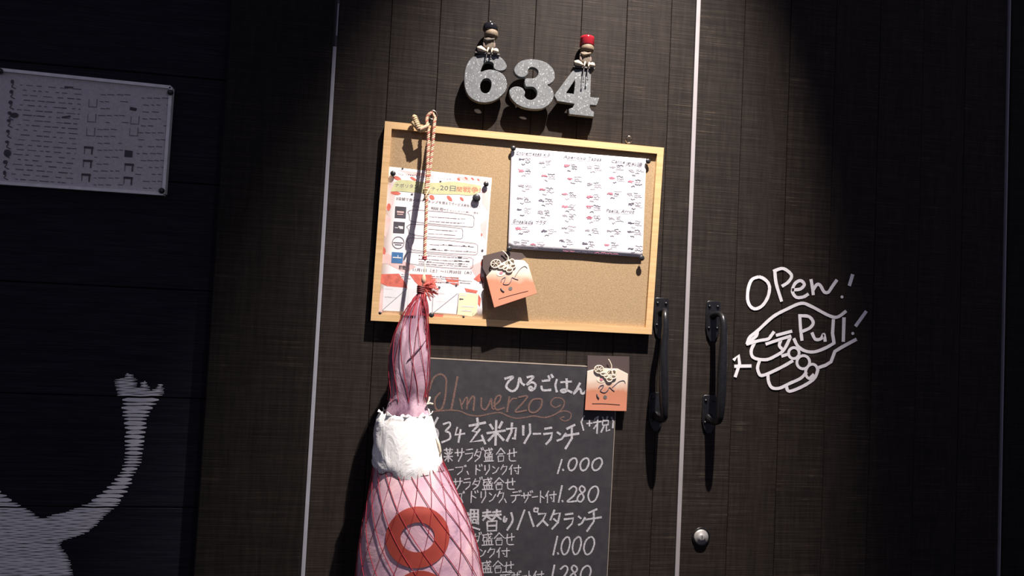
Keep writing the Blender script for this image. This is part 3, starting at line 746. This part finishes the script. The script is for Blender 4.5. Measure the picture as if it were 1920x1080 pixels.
items = [(190,285,0),(330,300,2),(190,358,1),(345,392,1),(190,465,2),(330,485,1),(180,548,2),(325,560,0),(180,625,0),(320,640,2),(170,750,1),(345,765,0),(160,840,2),(270,850,1),
    (500,328,1),(655,335,2),(520,410,1),(655,450,2),(485,518,1),(650,532,1),(485,600,1),(650,605,1),(485,665,2),(650,675,1),(480,745,2),(640,760,2),(465,835,0),(620,850,0),
    (805,335,2),(935,358,2),(805,408,1),(930,432,1),(790,510,1),(925,520,2),(800,680,2),(930,585,0),(930,710,0),(925,770,0),(790,765,2),(770,855,1),(930,880,0)]
for x, y_, k in items:
    ic = (i1, i3, i2)[k]
    n = 3 if k != 1 else 4
    for j in range(n): scrib(ic, x+R.uniform(-3, 3), y_+R.uniform(-7, 7), R.uniform(22, 38), 9, 5, R.uniform(1.0, 1.9) if k == 1 else 1.3)
    for j in range(3): scrib(i1 if R.random() < .4 else i2, x+44+R.uniform(-3, 5), y_-10+j*14, R.uniform(25, 52), 9, 7, R.uniform(.8, 1.3))
    scrib(i1 if R.random() < .5 else i2, x+20, y_+32, R.uniform(18, 30), 9, 4, 1.3)
for a, b, c in (((448,640),(455,300),(452,420)),((425,890),(450,640),(440,800)),((735,860),(750,640),(745,740))): i2.stroke([CM(*b), CM(*c), CM(*a)], .5)
for x in range(490, 860, 42): scrib(i1 if 570 < x < 700 else i3, x, 900+(x-490)*.06, 34, 6, 6, .9)
i2.build('sketch_faint', M_inkl, mn); i1.build('handwriting', M_ink, mn); i3.build('sketch_red', M_inkr, mn)

# ---- push pins
def pin(x, y, d, lab, r=.0052, tilt=(0, 0)):
    c = P(x, y, d); ax = Vector((tilt[0], -1, tilt[1])).normalized()
    p = empty('push_pin', (c.x, d, c.z), lab, 'pin', None)
    q = MB(); q.lathe([(r*.6, .000), (r*.65, .002), (r*1.05, .003), (r*1.1, .0048), (r*.8, .0062), (r*.2, .0068)], Vector((c.x, d, c.z)), ax, 18); q.build('head', M_pin, p, True)
    q = MB(); q.lathe([(.0005, -.006), (.0005, .001)], Vector((c.x, d, c.z)), ax, 6); q.build('needle', M_chrome, p)
pin(737, 326, fd-.001, 'black push pin at the upper left corner of the pink flyer')
pin(911, 346, fd-.001, 'black push pin at the upper right corner of the pink flyer')
pin(893, 372, fd-.001, 'large black push pin below the upper right corner of the pink flyer', .0078)
pin(809, 591, fd-.001, 'black push pin at the bottom middle of the pink flyer beside the ham')
pin(713, 587, fd-.001, 'small black dot standing in for the shadow at the lower left corner of the pink flyer', .003)  # no pin here: dark shape added for the paper corner's shadow
pin(869, 594, fd-.001, 'tiny black push pin under the cream coupon of the pink flyer', .0022)
pin(962, 279, md_-.001, 'black push pin at the upper left corner of the white menu sheet')
pin(1214, 303, md_-.001, 'black push pin at the upper right corner of the white menu sheet')
pin(954, 467, md_-.006, 'black push pin at the lower left corner of the white menu sheet')
pin(1202, 484, md_-.006, 'black push pin at the lower right corner of the white menu sheet', .0056)

# ------------------------------------------------------------------ orange charms on dark cards
def charm(root_px, d, tl, ax_u, ax_v, label, backing, body, tilt):
    """tl origin pixel, ax_u / ax_v pixel vectors of a 100x100 design box"""
    f = lambda u, v: (tl[0]+ax_u[0]*u/100+ax_v[0]*v/100, tl[1]+ax_u[1]*u/100+ax_v[1]*v/100)
    dep = lambda v: d-tilt*v/100
    root = empty('charm', P(*root_px, d), label, 'charm', 'orange charms')
    def slab(name, pts, off, th, mat, bv=0):
        vs = []; n = len(pts)
        for k in (0, 1):
            for u, v in pts: 
                x, y = f(u, v); vs.append(P(x, y, dep(v)-off) + Vector((0, k*th, 0)))
        fs = [tuple(range(n)), tuple(range(2*n-1, n-1, -1))]+[(i, (i+1) % n, n+(i+1) % n, n+i) for i in range(n)]
        o = pydata(name, vs, fs, mat, root)
        if bv: bevel(o, bv)
        return o
    slab('backing_card', backing, .0, .0012, M_card)
    zt, zb = P(*f(50, 22), d).z, P(*f(50, 100), d).z
    mt = charm_mat('charm_paint', zt, zb, (.62, .54, .44), (.46, .19, .11), (.52, .20, .12))
    slab('charm_body', body, .004, .0035, mt, .0008)
    g = lambda u, v, o=.006: P(*f(u, v), dep(v)-o)
    def tub(name, pts, r, mat, closed=False, off=.006):
        q = MB(); q.tube([g(u, v, off) for u, v in catmull(pts, 5, closed)], r, 6, closed=closed); return q.build(name, mat, root, True)
    # wheel-shaped knot with spokes
    q = MB(); cx, cy = 30, 13; r0 = 11
    q.tube([g(cx+r0*math.cos(t), cy+r0*.85*math.sin(t)) for t in [2*math.pi*k/16 for k in range(16)]], .0014, 6, closed=True)
    for k in range(7):
        t = 2*math.pi*k/7; q.tube([g(cx, cy), g(cx+r0*math.cos(t), cy+r0*.85*math.sin(t))], .0008, 5)
    q.lathe([(.002, 0), (.002, .002)], g(cx, cy), (0, -1, 0), 8)
    q.build('wheel_knot', M_ivory, root, True)
    tub('cord_loop', [(52,22),(60,8),(57,-4),(52,-12)], .0012, M_ivory)
    q = MB()
    for (u, v, du, dv) in ((42,24,9,4),(56,22,7,8),(62,30,9,5),(55,36,7,6),(48,29,6,5),(66,20,5,7)):
        q.tube([g(u+du*math.cos(t), v+dv*math.sin(t), .0062) for t in [2*math.pi*k/12 for k in range(12)]], .0015, 6, closed=True)
    q.build('bow_knot', M_ivory, root, True)
    def flat(name, pts, mat, off=.0046):
        vs = [g(u, v, off) for u, v in pts]; return pydata(name, vs, [tuple(range(len(vs)))], mat, root)
    circ = lambda u, v, a, b: [(u+a*math.cos(2*math.pi*k/12), v+b*math.sin(2*math.pi*k/12)) for k in range(12)]
    flat('flower', circ(36, 37, 11, 8), M_ivory); flat('flower_centre', circ(36, 37, 4, 3.4), M_inkr, .0052)
    def line(name, pts, mat, wd=.0009):
        q = MB(); q.tube([g(u, v, .0046) for u, v in catmull(pts, 5)], wd, 5); return q.build(name, mat, root, True)
    line('cloud_line', [(30,58),(34,52),(42,50),(38,58),(34,64),(44,68),(52,62),(56,55),(62,60),(68,64)], M_ink, .0007)
    line('cloud_line', [(62,56),(70,48),(80,40),(90,38),(94,44)], M_ink, .0005)
    line('mark', [(26,72),(27,77),(31,82)], M_slate, .0016)
    flat('mark', circ(46, 79, 4.5, 4.5), M_slate)
    line('base_line', [(15,95),(40,94.5),(60,95),(82,96)], M_dolld, .00035)
    return root
charm((1138, 774), -.0095, (1100, 682), (78, 2), (-1.5, 78), 'orange and white charm hanging upright over the upper right corner of the blackboard',
      [(2,-20),(102,-20),(103,24),(98,100),(2,100)], [(2,18),(28,10),(75,10),(100,22),(98,112),(-2,112)], .003)
charm((960, 590), YCK-.008, (902, 492), (82, -24), (22, 76), 'orange and white charm, tilted, on the cork board below the white menu sheet',
      [(8,-14),(52,-12),(92,6),(98,18),(4,34),(0,14)], [(2,36),(28,18),(60,12),(92,24),(98,36),(99,108),(0,112)], .016)

# ------------------------------------------------------------------ 634 numerals
CN = lambda x, y: (820+x/4.5, 20+y/4.5)
nums = {
'six': ([[(370,370),(450,368),(520,385),(562,420),(585,462),(575,495),(540,508),(500,502),(476,482),(474,452),(455,434),(420,430),(395,445),(375,480),(368,515),(410,502),(455,497),(520,515),(565,550),(586,605),(582,660),(550,710),(490,755),(420,775),(350,770),(290,742),(250,695),(230,630),(228,560),(240,480),(270,420),(310,385)],
         [(405,573),(378,590),(361,632),(370,678),(400,697),(432,688),(452,650),(455,605),(436,577)]], True, 'silver glitter numeral 6, leftmost of the three numerals on the door'),
'three': ([[(650,490),(675,450),(720,420),(790,410),(870,420),(930,445),(975,490),(990,540),(985,585),(955,615),(930,627),(960,650),(980,690),(978,740),(945,790),(890,825),(820,832),(740,820),(680,795),(635,755),(610,710),(610,670),(640,645),(680,640),(720,655),(740,690),(735,722),(760,746),(800,752),(835,725),(841,685),(820,652),(790,642),(745,639),(742,577),(800,572),(835,560),(852,530),(845,500),(815,480),(785,480),(766,500),(766,530),(740,556),(700,560),(665,540),(650,515)]], True, 'silver glitter numeral 3, middle of the three numerals on the door'),
'four': ([[(1155,492),(1297,502),(1290,730),(1366,735),(1345,800),(1290,795),(1285,815),(1300,842),(1322,852),(1322,896),(1113,873),(1114,827),(1145,816),(1156,786),(1010,763),(986,712)],
          [(1163,580),(1085,694),(1160,703)]], False, 'silver glitter numeral 4, rightmost of the three numerals on the door')}
DN = -.030
for k, (lps, sm, lab) in nums.items():
    L = []
    for lp in lps:
        pts = [CN(*p) for p in lp]
        if sm: pts = catmull(pts, 4, True)
        L.append(pxz(pts, DN))
    o = solid('numeral', L, DN, DN+.013, M_num, None, .0008)
    root = o
    tag(o, lab, 'number', 'house numerals')
    # spacer posts to the door
    q = MB(); xs = [p[0] for p in L[0]]; zs = [p[1] for p in L[0]]
    px_, pz_ = {'six': CN(300,600), 'three': CN(900,540), 'four': CN(1225,740)}[k]
    c = P(px_, pz_, -.011); q.lathe([(.004, 0), (.004, .013)], (c.x, .002, c.z), (0, -1, 0), 10); q.build('spacer', M_slate, o)

# ------------------------------------------------------------------ two seated dolls on the numerals
def doll(px, py, hat, lab, hatshape, k=1.0, ledge_w=24):
    dd = -.022; base = P(px, py, dd); root = empty('doll', base, lab, 'figurine', 'seated dolls')
    X, Y, Z = base; u = P(px+1, py, dd).x-base.x  # metre per pixel
    q = MB(); q.box(X-ledge_w*u, X+(ledge_w-2)*u, Y-.012, Y+.018, Z-.0035, Z); o = q.build('ledge', M_slate, root); bevel(o, .0008)
    q = MB(); q.lathe([(.0085,0),(.0118,.003),(.0128,.010),(.0120,.020),(.0125,.026),(.0105,.031),(.006,.033)], (X+.002, Y, Z+.003), (0,0,1), 20); q.build('body', M_dollb, root, True)
    q = MB(); q.lathe([(.006,0),(.0128,.002),(.0148,.006),(.0150,.011),(.0135,.016),(.008,.018)], (X+.005, Y-.001, Z+.034), (.05,0,1), 20); q.build('head', M_beige, root, True)
    q = MB(); q.tube([(X-.009,Y-.009,Z+.030),(X-.003,Y-.0125,Z+.025),(X+.004,Y-.0130,Z+.027),(X+.012,Y-.010,Z+.031)], [.002,.0035,.003,.002], 8); q.build('scarf', M_dolld if hatshape == 'b' else M_beige, root, True)
    for s in (-1, 1):
        q = MB(); q.tube([(X+s*.0105+.002,Y-.006,Z+.023),(X+s*.0108+.002,Y-.009,Z+.015),(X+s*.007+.002,Y-.0120,Z+.009)], [.0026,.0026,.0020], 8); q.build('arm', M_armb, root, True)
    q = MB()
    if hatshape == 'b': q.lathe([(.0145,0),(.0160,.002),(.0160,.009),(.0145,.014),(.010,.0165),(.003,.0175)], (X+.003, Y, Z+.050), (.05,0,1), 24)
    else: q.lathe([(.0150,0),(.0160,.001),(.0152,.007),(.0158,.008),(.0152,.014),(.0156,.015),(.0150,.0195),(.013,.0205)], (X+.005, Y, Z+.049), (.02,0,1), 24)
    q.build('hat', hat, root, True)
    q = MB(); q.tube([(X+.003,Y,Z+.067),(X+.0032,Y,Z+.071),(X+.0028,Y,Z+.0735)], [.001,.0012,.0006], 6)
    if hatshape == 'b': q.build('hat_stem', M_chrome, root, True)
    # cream blocks left and right of the body
    q = MB(); q.tube([(X-.022,Y-.010,Z+.006),(X-.016,Y-.012,Z+.0065),(X-.009,Y-.012,Z+.004),(X-.004,Y-.012,Z+.0025)], [.0055,.0065,.0045,.0022], 8); q.build('cream_block', M_ivory, root, True)
    q = MB(); q.lathe([(.002,0),(.0055,.0015),(.0065,.005),(.005,.009),(.002,.0105)], (X+.016, Y-.011, Z), (0,0,1), 12); q.build('cream_block', M_ivory, root, True)
    for s, L in ((-1, .018), (1, .014)) if hatshape == 'b' else ((-1, .034), (1, .028)):
        q = MB(); xx = X+s*.0045+.002
        q.tube([(xx+.003, Y-.012, Z+.010),(xx+.001, Y-.016, Z+.004),(xx, Y-.016, Z-.004)], .0016, 8); q.build('thigh', M_ivory, root, True)
        q = MB(); q.tube([(xx, Y-.016, Z-.003),(xx-.001, Y-.0155, Z-L*.6),(xx-.0005, Y-.0155, Z-L)], .0007, 6); q.build('leg', M_slate, root, True)
        q = MB(); q.lathe([(.0006,0),(.0017,.001),(.0016,.0035),(.0005,.0045)], (xx-.0005, Y-.0165, Z-L-.003), (0,0,1), 8); q.build('shoe', M_slate, root, True)
    return root
doll(914, 102.5, M_hatb, 'small seated doll in a black hat sitting on the numeral 6', 'b')
doll(1094, 128.5, M_hatr, 'small seated doll in a shiny red hat sitting on the numeral 4', 'r', ledge_w=21)

# ------------------------------------------------------------------ door handles
def handle(door_, cx_px, cy_px, lx_px, ly_px, gx, lab):
    a = P(cx_px, cy_px); b = P(lx_px, ly_px)
    D_ = .058
    pts = [(a.x,-.001,a.z-.030),(a.x,-.018,a.z-.025),(a.x+gx*.5,-.040,a.z-.026),(a.x+gx,-.053,a.z-.036),(a.x+gx,-D_,a.z-.060),(a.x+gx*1.2,-D_-.001,a.z-.10),(b.x+gx*.9,-D_-.001,(a.z+b.z)/2-.035),
           (b.x+gx*.6,-D_,b.z+.015),(b.x+gx*.3,-D_+.002,b.z-.022),(b.x,-.050,b.z-.044),(b.x,-.024,b.z-.050),(b.x,-.001,b.z-.046)]
    rr = [.0085,.0066,.0062,.0066,.0072,.0085,.0100,.0098,.0088,.0074,.0080,.010]
    cp = catmull([(*p, r) for p, r in zip(pts, rr)], 5)
    q = MB(); q.tube([p[:3] for p in cp], [p[3] for p in cp], 12); root = q.build('pull_handle', M_iron, door_, True); root['label'] = lab
    w2 = .0165
    for c, h in ((a, .086), (b, .080)):
        o_ = [(-w2, 0), (-w2+.004, .004), (w2-.004, .004), (w2, 0), (w2, -h*.62), (w2*.75, -h*.85), (w2*.3, -h), (-w2*.3, -h), (-w2*.75, -h*.85), (-w2, -h*.62)]
        solid('plate', [[(c.x+x, c.z+z) for x, z in o_][::-1]], -.004, .0005, M_iron, root, .0008)
        for dx, dz in ((-.0095, -.008), (.0095, -.008), (-.0095, -.056), (.0095, -.056)):
            q = MB(); q.lathe([(.0034, 0), (.0032, .0015), (.002, .0028), (.0006, .0032)], (c.x+dx, -.0038, c.z+dz), (0,-1,0), 12); q.build('screw', M_iron, root, True)
handle(door1, 1240, 562, 1231, 739, -.010, 'black iron pull handle beside the cork board')
handle(door2, 1337, 568, 1330, 744, 0.0, 'black iron pull handle beside the drawn fist')

# lock cylinder
c = P(1314, 1006)
q = MB(); q.lathe([(.019, -.001), (.0205, .0008), (.0205, .002), (.0188, .003), (.0178, .0015)], (c.x, 0, c.z), (0,-1,0), 36); lk = q.build('lock', M_iron, door2, True)
lk['label'] = 'round key lock with a polished steel face'
q = MB(); q.lathe([(.0160, 0), (.0165, .004), (.0145, .0068), (.0085, .0062), (.0078, .0078), (.004, .0082)], (c.x-.0008, 0, c.z), (0,-1,0), 36); q.build('cylinder', M_steel, lk, True)
q = MB(); q.box(c.x-.0016, c.x+.0002, -.0092, -.0075, c.z-.0055, c.z+.0045); q.build('keyhole', M_inkd, lk)

# ------------------------------------------------------------------ hanging ham in a red net
CY = -.092
rows_up = [(556,786,796),(568,772,800),(585,760,802),(612,747,802),(640,737,804),(680,730,805),(720,730,804),(745,730,800),(775,722,806),(810,715,815),(850,708,824),(880,702,835)]
rows_lo = [(835,716,812),(850,708,822),(866,703,830),(900,697,846),(940,689,864),(980,681,880),(1020,674,893),(1060,670,901),(1100,667,906),(1160,670,908),(1220,684,900),(1270,712,876),(1305,745,842),(1322,775,812)]
def secs(rows):
    out = []
    for y_, a, b in rows:
        A, B = P(a, y_, CY), P(b, y_, CY); out.append((A.z*.5+B.z*.5, (A.x+B.x)/2, (B.x-A.x)/2))
    return catmull(out, 4)
def dep(a): return min(a*.80, .072) if a > .05 else a*.85
def ham_mesh(sec, nseg, wr):
    vs = []; fs = []
    for i, (z, cx, a) in enumerate(sec):
        b = dep(a)
        for k in range(nseg):
            t = 2*math.pi*k/nseg; r = 1+wr(t, z)
            vs.append((cx+a*r*math.cos(t), CY-b*r*math.sin(t), z))
    n = nseg
    for i in range(len(sec)-1):
        for k in range(n): fs.append((i*n+k, i*n+(k+1) % n, (i+1)*n+(k+1) % n, (i+1)*n+k))
    fs.append(tuple(range(n))); fs.append(tuple((len(sec)-1)*n+k for k in range(n))[::-1])
    return vs, fs
SU, SL = secs(rows_up), secs(rows_lo)
ham = empty('ham', (SL[-1][1], CY, SL[-1][0]), 'pink ham leg in a red net hanging by a rope in front of the doors', 'ham')
vs, fs = ham_mesh(SL, 48, lambda t, z: .006*math.sin(3*t+z*30))
pydata('haunch', vs, fs, M_ham, ham, True)['label'] = 'pale pink mottled haunch'
vs, fs = ham_mesh(SU, 40, lambda t, z: .035*math.sin(2*t+z*38)+.02*math.sin(5*t-z*60))
pydata('shank', vs, fs, M_shank, ham, True)['label'] = 'darker purple-pink glossy shank'
# crease line on the shank
def interp(sec, z):
    for (z0, c0, a0), (z1, c1, a1) in zip(sec, sec[1:]):
        if z1 <= z <= z0:
            t = (z0-z)/(z0-z1 or 1); return c0+(c1-c0)*t, a0+(a1-a0)*t
    s_ = sec[0] if z > sec[0][0] else sec[-1]; return s_[1], s_[2]
def front(sec, px, py, off=.0):
    p = P(px, py, CY-.05)
    for _ in range(4):
        cx, a = interp(sec, p.z); u = max(-1, min(1, (p.x-cx)/a)); yy = CY-dep(a)*math.sqrt(max(0, 1-u*u))-off
        p = P(px, py, yy)
    return p
q = MB(); q.tube([front(SU, x, y_, .0003) for x, y_ in [(799,637),(790,648),(778,662),(770,671),(763,678)]], [.0008,.0016,.0020,.0016,.0007], 6)
q.build('fold', plain('fold_dark', (.13, .06, .09), .5), ham, True)
# printed rings
def ring_part(cx, cy, ro, ri, name, lab):
    n, m_ = 40, 5; vs = []; fs = []
    for j in range(m_+1):
        f = j/m_
        for k in range(n):
            t = 2*math.pi*k/n
            rx = ri[0]+(ro[0]-ri[0])*f; ry = ri[1]+(ro[1]-ri[1])*f
            tilt = -.12; x = rx*math.cos(t); y_ = ry*math.sin(t)
            vs.append(front(SL, cx+x, cy+y_+x*tilt*.3, .0016))
    for j in range(m_):
        for k in range(n): fs.append((j*n+k, j*n+(k+1) % n, (j+1)*n+(k+1) % n, (j+1)*n+k))
    o = pydata(name, vs, fs, M_ring, ham, True); o['label'] = lab
ring_part(783, 1007.5, (60, 58), (32, 28), 'printed_ring', 'large printed red ring on the haunch')
ring_part(787, 1128, (56, 58), (28, 28), 'printed_ring', 'lower printed red ring cut by the frame edge')
# net
net = MB()
zt_, zb_ = SL[2][0], SL[-3][0]
def surf(sec, t, z, off=.0022):
    cx, a = interp(sec, z); b = dep(a); return Vector((cx+(a+off)*math.cos(t), CY-(b+off)*math.sin(t), z))
NN = 18
steps = 46
for s in (-1, 1):
    for k in range(NN):
        th0 = 2*math.pi*(k+.5*(s > 0))/NN; pts = []
        for i in range(steps+1):
            f = i/steps; z = zt_+(zb_-zt_)*f
            turns = (1.95 if s < 0 else 1.25)*f
            pts.append(surf(SL, th0+s*turns*1.35, z, .0018+(.0006 if s > 0 else 0)))
        net.tube(pts,   .0007 if s < 0 else .00048, 4, caps=False)
zt2, zb2 = P(790, 546, CY).z, SL[4][0]
for s in (-1, 1):
    for k in range(12 if s < 0 else 7):
        th0 = 2*math.pi*(k+.3*(s > 0))/(12 if s < 0 else 7); pts = []
        for i in range(27):
            f = i/26; z = P(790, 550, CY).z+(P(790, 752, CY).z-P(790, 550, CY).z)*f
            p = surf(SU, th0+s*f*(1.1 if s < 0 else .35), z, .0022)
            pts.append(p)
        net.tube(pts, .0007 if s < 0 else .0005, 4, caps=False)
# loose strands standing off the right side of the shank
for k in range(14):
    a = R.uniform(0, 1); pts = [P(792+R.uniform(-5, 5), 545, CY)]
    for y_ in (575, 610, 650, 700, 745): pts.append(P(799+3*math.sin((y_-545)/200*3)+R.uniform(-3.5, 3.5)-(1-a)*6, y_, CY-.01+R.uniform(-.012, .02)))
    net.tube(catmull(pts, 3), .0006, 4, caps=False)
for k in range(26):
    pts = [P(790+R.uniform(-2, 2), 541, CY)]; x1 = R.uniform(758, 800); pts.append(front(SU, x1*.5+790*.5, 560, .003)); pts.append(front(SU, x1, 592, .003))
    net.tube(pts, .0006, 4, caps=False)
o = net.build('net', M_net, ham, True); o['label'] = 'red string net stretched around the ham'
# gathered net knot and frayed tuft
q = MB(); cK = P(790, 542, CY)
for k in range(4): q.tube([cK+Vector((.007*math.cos(t), .006*math.sin(t), .0035*k-.006+.001*math.sin(2*t))) for t in [2*math.pi*i/14 for i in range(14)]], .0022, 6, closed=True)
q.build('net_knot', plain('net_dark', (.16, .02, .02), .6), ham, True)
q = MB()
for k in range(70):
    a = R.uniform(-1.5, 1.0); l = R.uniform(.012, .034); p0 = cK+Vector((.003, 0, .004)); d_ = Vector((math.cos(a), R.uniform(-.4, .4), math.sin(a)*.85)).normalized()
    q.tube([p0, p0+d_*l*.5+Vector((R.uniform(-.003,.003), 0, R.uniform(-.003,.003))), p0+d_*l], .0006, 4)
q.build('net_tuft', plain('tuft_red', (.55, .09, .07), .7), ham, True)['kind'] = 'stuff'
# white wrapping collar
cs = catmull([(P(x, y_, CY).z, (P(a, y_, CY).x+P(b, y_, CY).x)/2, (P(b, y_, CY).x-P(a, y_, CY).x)/2) for x, y_, a, b in ((0,752,717,807),(0,766,708,812),(0,790,704,818),(0,820,701,825),(0,845,700,829),(0,858,701,831),(0,866,704,831))], 4)
vs = []; fs = []; n = 72
for i, (z, cx, a) in enumerate(cs):
    f = i/(len(cs)-1); b = dep(a)+.004
    for k in range(n):
        t = 2*math.pi*k/n
        left = max(0, -math.cos(t-.3)); 
        wr = .010*math.sin(7*t+3*math.sin(f*5))*(.3+left) + .035*left*math.sin(11*t+f*9)*math.sin(f*14+t)
        fr = (.06*math.sin(9*t)+.045*math.sin(17*t+1)+.05) if i == 0 else 0
        r = 1+wr+fr
        dz = 0
        if i == 0: dz = .004*math.sin(9*t)+.003*math.sin(23*t)
        if i >= len(cs)-3: dz = -.009*max(0, math.sin(t))*math.cos(t-1.3)+.012*max(0, 1-abs(t-2.15)/.3)
        vs.append((cx+a*r*math.cos(t), CY-b*r*math.sin(t), z+dz))
for i in range(len(cs)-1):
    for k in range(n): fs.append((i*n+k, i*n+(k+1) % n, (i+1)*n+(k+1) % n, (i+1)*n+k))
o = pydata('collar', vs, fs, M_collar, ham, True); md = o.modifiers.new('t', 'SOLIDIFY'); md.thickness = .0012
o['label'] = 'crumpled white wrapping collar between shank and haunch'
# tag strip under the collar and cord ends
q = MB(); A = [front(SL, x, y_, .0075) for x, y_ in ((737,853),(744,842),(754,850),(753,861),(745,858))]; q.add(A, [(0,1,2,3,4)]); q.build('printed_tag', plain('tag_dark', (.05, .05, .05), .6), ham)
q = MB()
for k in range(9):
    x = 736+k*1.9; q.tube([front(SL, x, 855.0+k*.9, .0085), front(SL, x+1.0, 857.6+k*.9, .0085)], .0005, 4)
q.build('tag_marks', M_paper, ham)
q = MB(); q.tube([front(SU, x, y_, .012) for x, y_ in ((806,744),(804,752),(800,758),(806,756),(812,758))], [.002,.0018,.0022,.0018,.0022], 8); q.build('cord_end', M_ivory, ham, True)
q = MB(); q.tube([P(x, y_, CY-.02) for x, y_ in ((819,820),(823,834),(826,846),(824,854))], [.002,.0028,.0022,.002], 8); q.build('cord_end', M_ivory, ham, True)
# dark underside rim of the collar
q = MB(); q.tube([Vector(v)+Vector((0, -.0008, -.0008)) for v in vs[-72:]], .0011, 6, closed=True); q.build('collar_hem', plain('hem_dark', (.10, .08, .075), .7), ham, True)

# ------------------------------------------------------------------ rope
rope = empty('rope', P(796, 530, CY), 'red and cream twisted rope looped through a hook, tied to the ham top', 'rope')
def rope_line(path, r, turns_per_m, parts=(M_rope1, M_rope1, M_rope2)):
    path = catmull(path, 10); L = [0]
    for a, b in zip(path, path[1:]): L.append(L[-1]+(Vector(b)-Vector(a)).length)
    res_ = []; tot = L[-1]; N_ = max(20, int(tot/.0012))
    for i in range(N_+1):
        s_ = tot*i/N_; j = 0
        while j < len(L)-2 and L[j+1] < s_: j += 1
        t = (s_-L[j])/((L[j+1]-L[j]) or 1); res_.append((Vector(path[j]).lerp(Vector(path[j+1]), t), s_))
    for q_, mt in enumerate(parts):
        m_ = MB()
        pts = []
        for i, (p, s_) in enumerate(res_):
            a = res_[max(i-1, 0)][0]; b = res_[min(i+1, N_)][0]; t = (b-a).normalized(); u = Vector((0, 1, 0)); u = (u-t*u.dot(t)).normalized(); v = t.cross(u)
            th = s_*turns_per_m*2*math.pi+2*math.pi*q_/3
            pts.append(p+(u*math.cos(th)+v*math.sin(th))*r*.55)
        m_.tube(pts, r*.50, 6); m_.build('strand', mt, rope, True)
def D(y_): return -.026-(y_-215)/(540-215)*(abs(CY)-.026)
pj = lambda x, y_, o=0: tuple(P(x, y_, D(y_)-o))
rope_line([pj(816,222,-.004), pj(814,236), pj(812,262), pj(808,300), pj(804,335), pj(801,362), pj(799.5,385), pj(799,410), pj(797.5,440), pj(796.5,470), pj(797,486)], .0036, 75)
rope_line([pj(816,222,-.004), pj(809,212,0), pj(801,220,.0), pj(801,234,.002), pj(803,246,.002), pj(803,262), pj(802,290), pj(801,325), pj(799,352), pj(798,374)], .0036, 75)
# lashing where the two falls join
def lashing(x, y_, r, n, mt, h):
    c = Vector(pj(x, y_)); m_ = MB()
    for k in range(n): m_.tube([c+Vector((r*math.cos(t), r*math.sin(t), h*(k-n/2)+.0008*math.sin(t+k))) for t in [2*math.pi*i/12 for i in range(12)]], .0021, 6, closed=True)
    return m_.build('lashing', mt, rope, True)
lashing(799, 358, .0055, 3, M_knot, .0036); lashing(796, 482, .0030, 2, M_net, .0034)
m_ = MB(); m_.tube([Vector(pj(799,372)), Vector(pj(794,376,.004)), Vector(pj(799,366,.006)), Vector(pj(806,352,.006))], [.0016,.0022,.0018,.0012], 6); m_.build('tie', M_rope1, rope, True)
m_ = MB(); m_.tube([Vector(pj(797,486)), Vector(pj(797,500)), Vector(pj(796,520)), Vector(pj(791,540))], .0013, 6); m_.build('thread', M_ivory, rope, True)
m_ = MB(); m_.lathe([(.0012,-.010),(.0042,-.006),(.0046,0),(.0032,.005),(.0012,.009)], Vector(pj(794.5,523)), (0,0,1), 12); m_.build('bead_knot', M_rope1, rope, True)
# thick knotted rope end at the top left
m_ = MB(); m_.tube([Vector(pj(x, y_, .004)) for x, y_ in catmull([(776,216),(779,226),(783,236),(787,244)], 4)], [.0030,.0048,.0055,.0052,.0052,.0055,.0058,.0055,.0054,.0052,.0050,.0048,.0044], 10)
m_.build('rope_end', M_knot, rope, True)
m_ = MB(); m_.tube([Vector(pj(x, y_, .003)) for x, y_ in catmull([(773,229),(779,236),(787,244),(796,243),(803,238)], 4)], .0042, 9); m_.build('rope_end', M_knot, rope, True)
m_ = MB()
for k in range(7):
    f = k/6; c = Vector(pj(789+14*f, 243-6*f, .004)); m_.tube([c+Vector((.0012*math.cos(t), -.0048*math.sin(t), .0055*math.cos(t))) for t in [2*math.pi*i/10 for i in range(10)]], .0014, 5, closed=True)
for k in range(7):
    f = k/6; c = Vector(pj(777+9*f, 220+22*f, .004)); m_.tube([c+Vector((.0052*math.cos(t), -.0052*math.sin(t), .0020*math.cos(t))) for t in [2*math.pi*i/10 for i in range(10)]], .0012, 5, closed=True)
m_.build('whipping', M_rope1, rope, True)
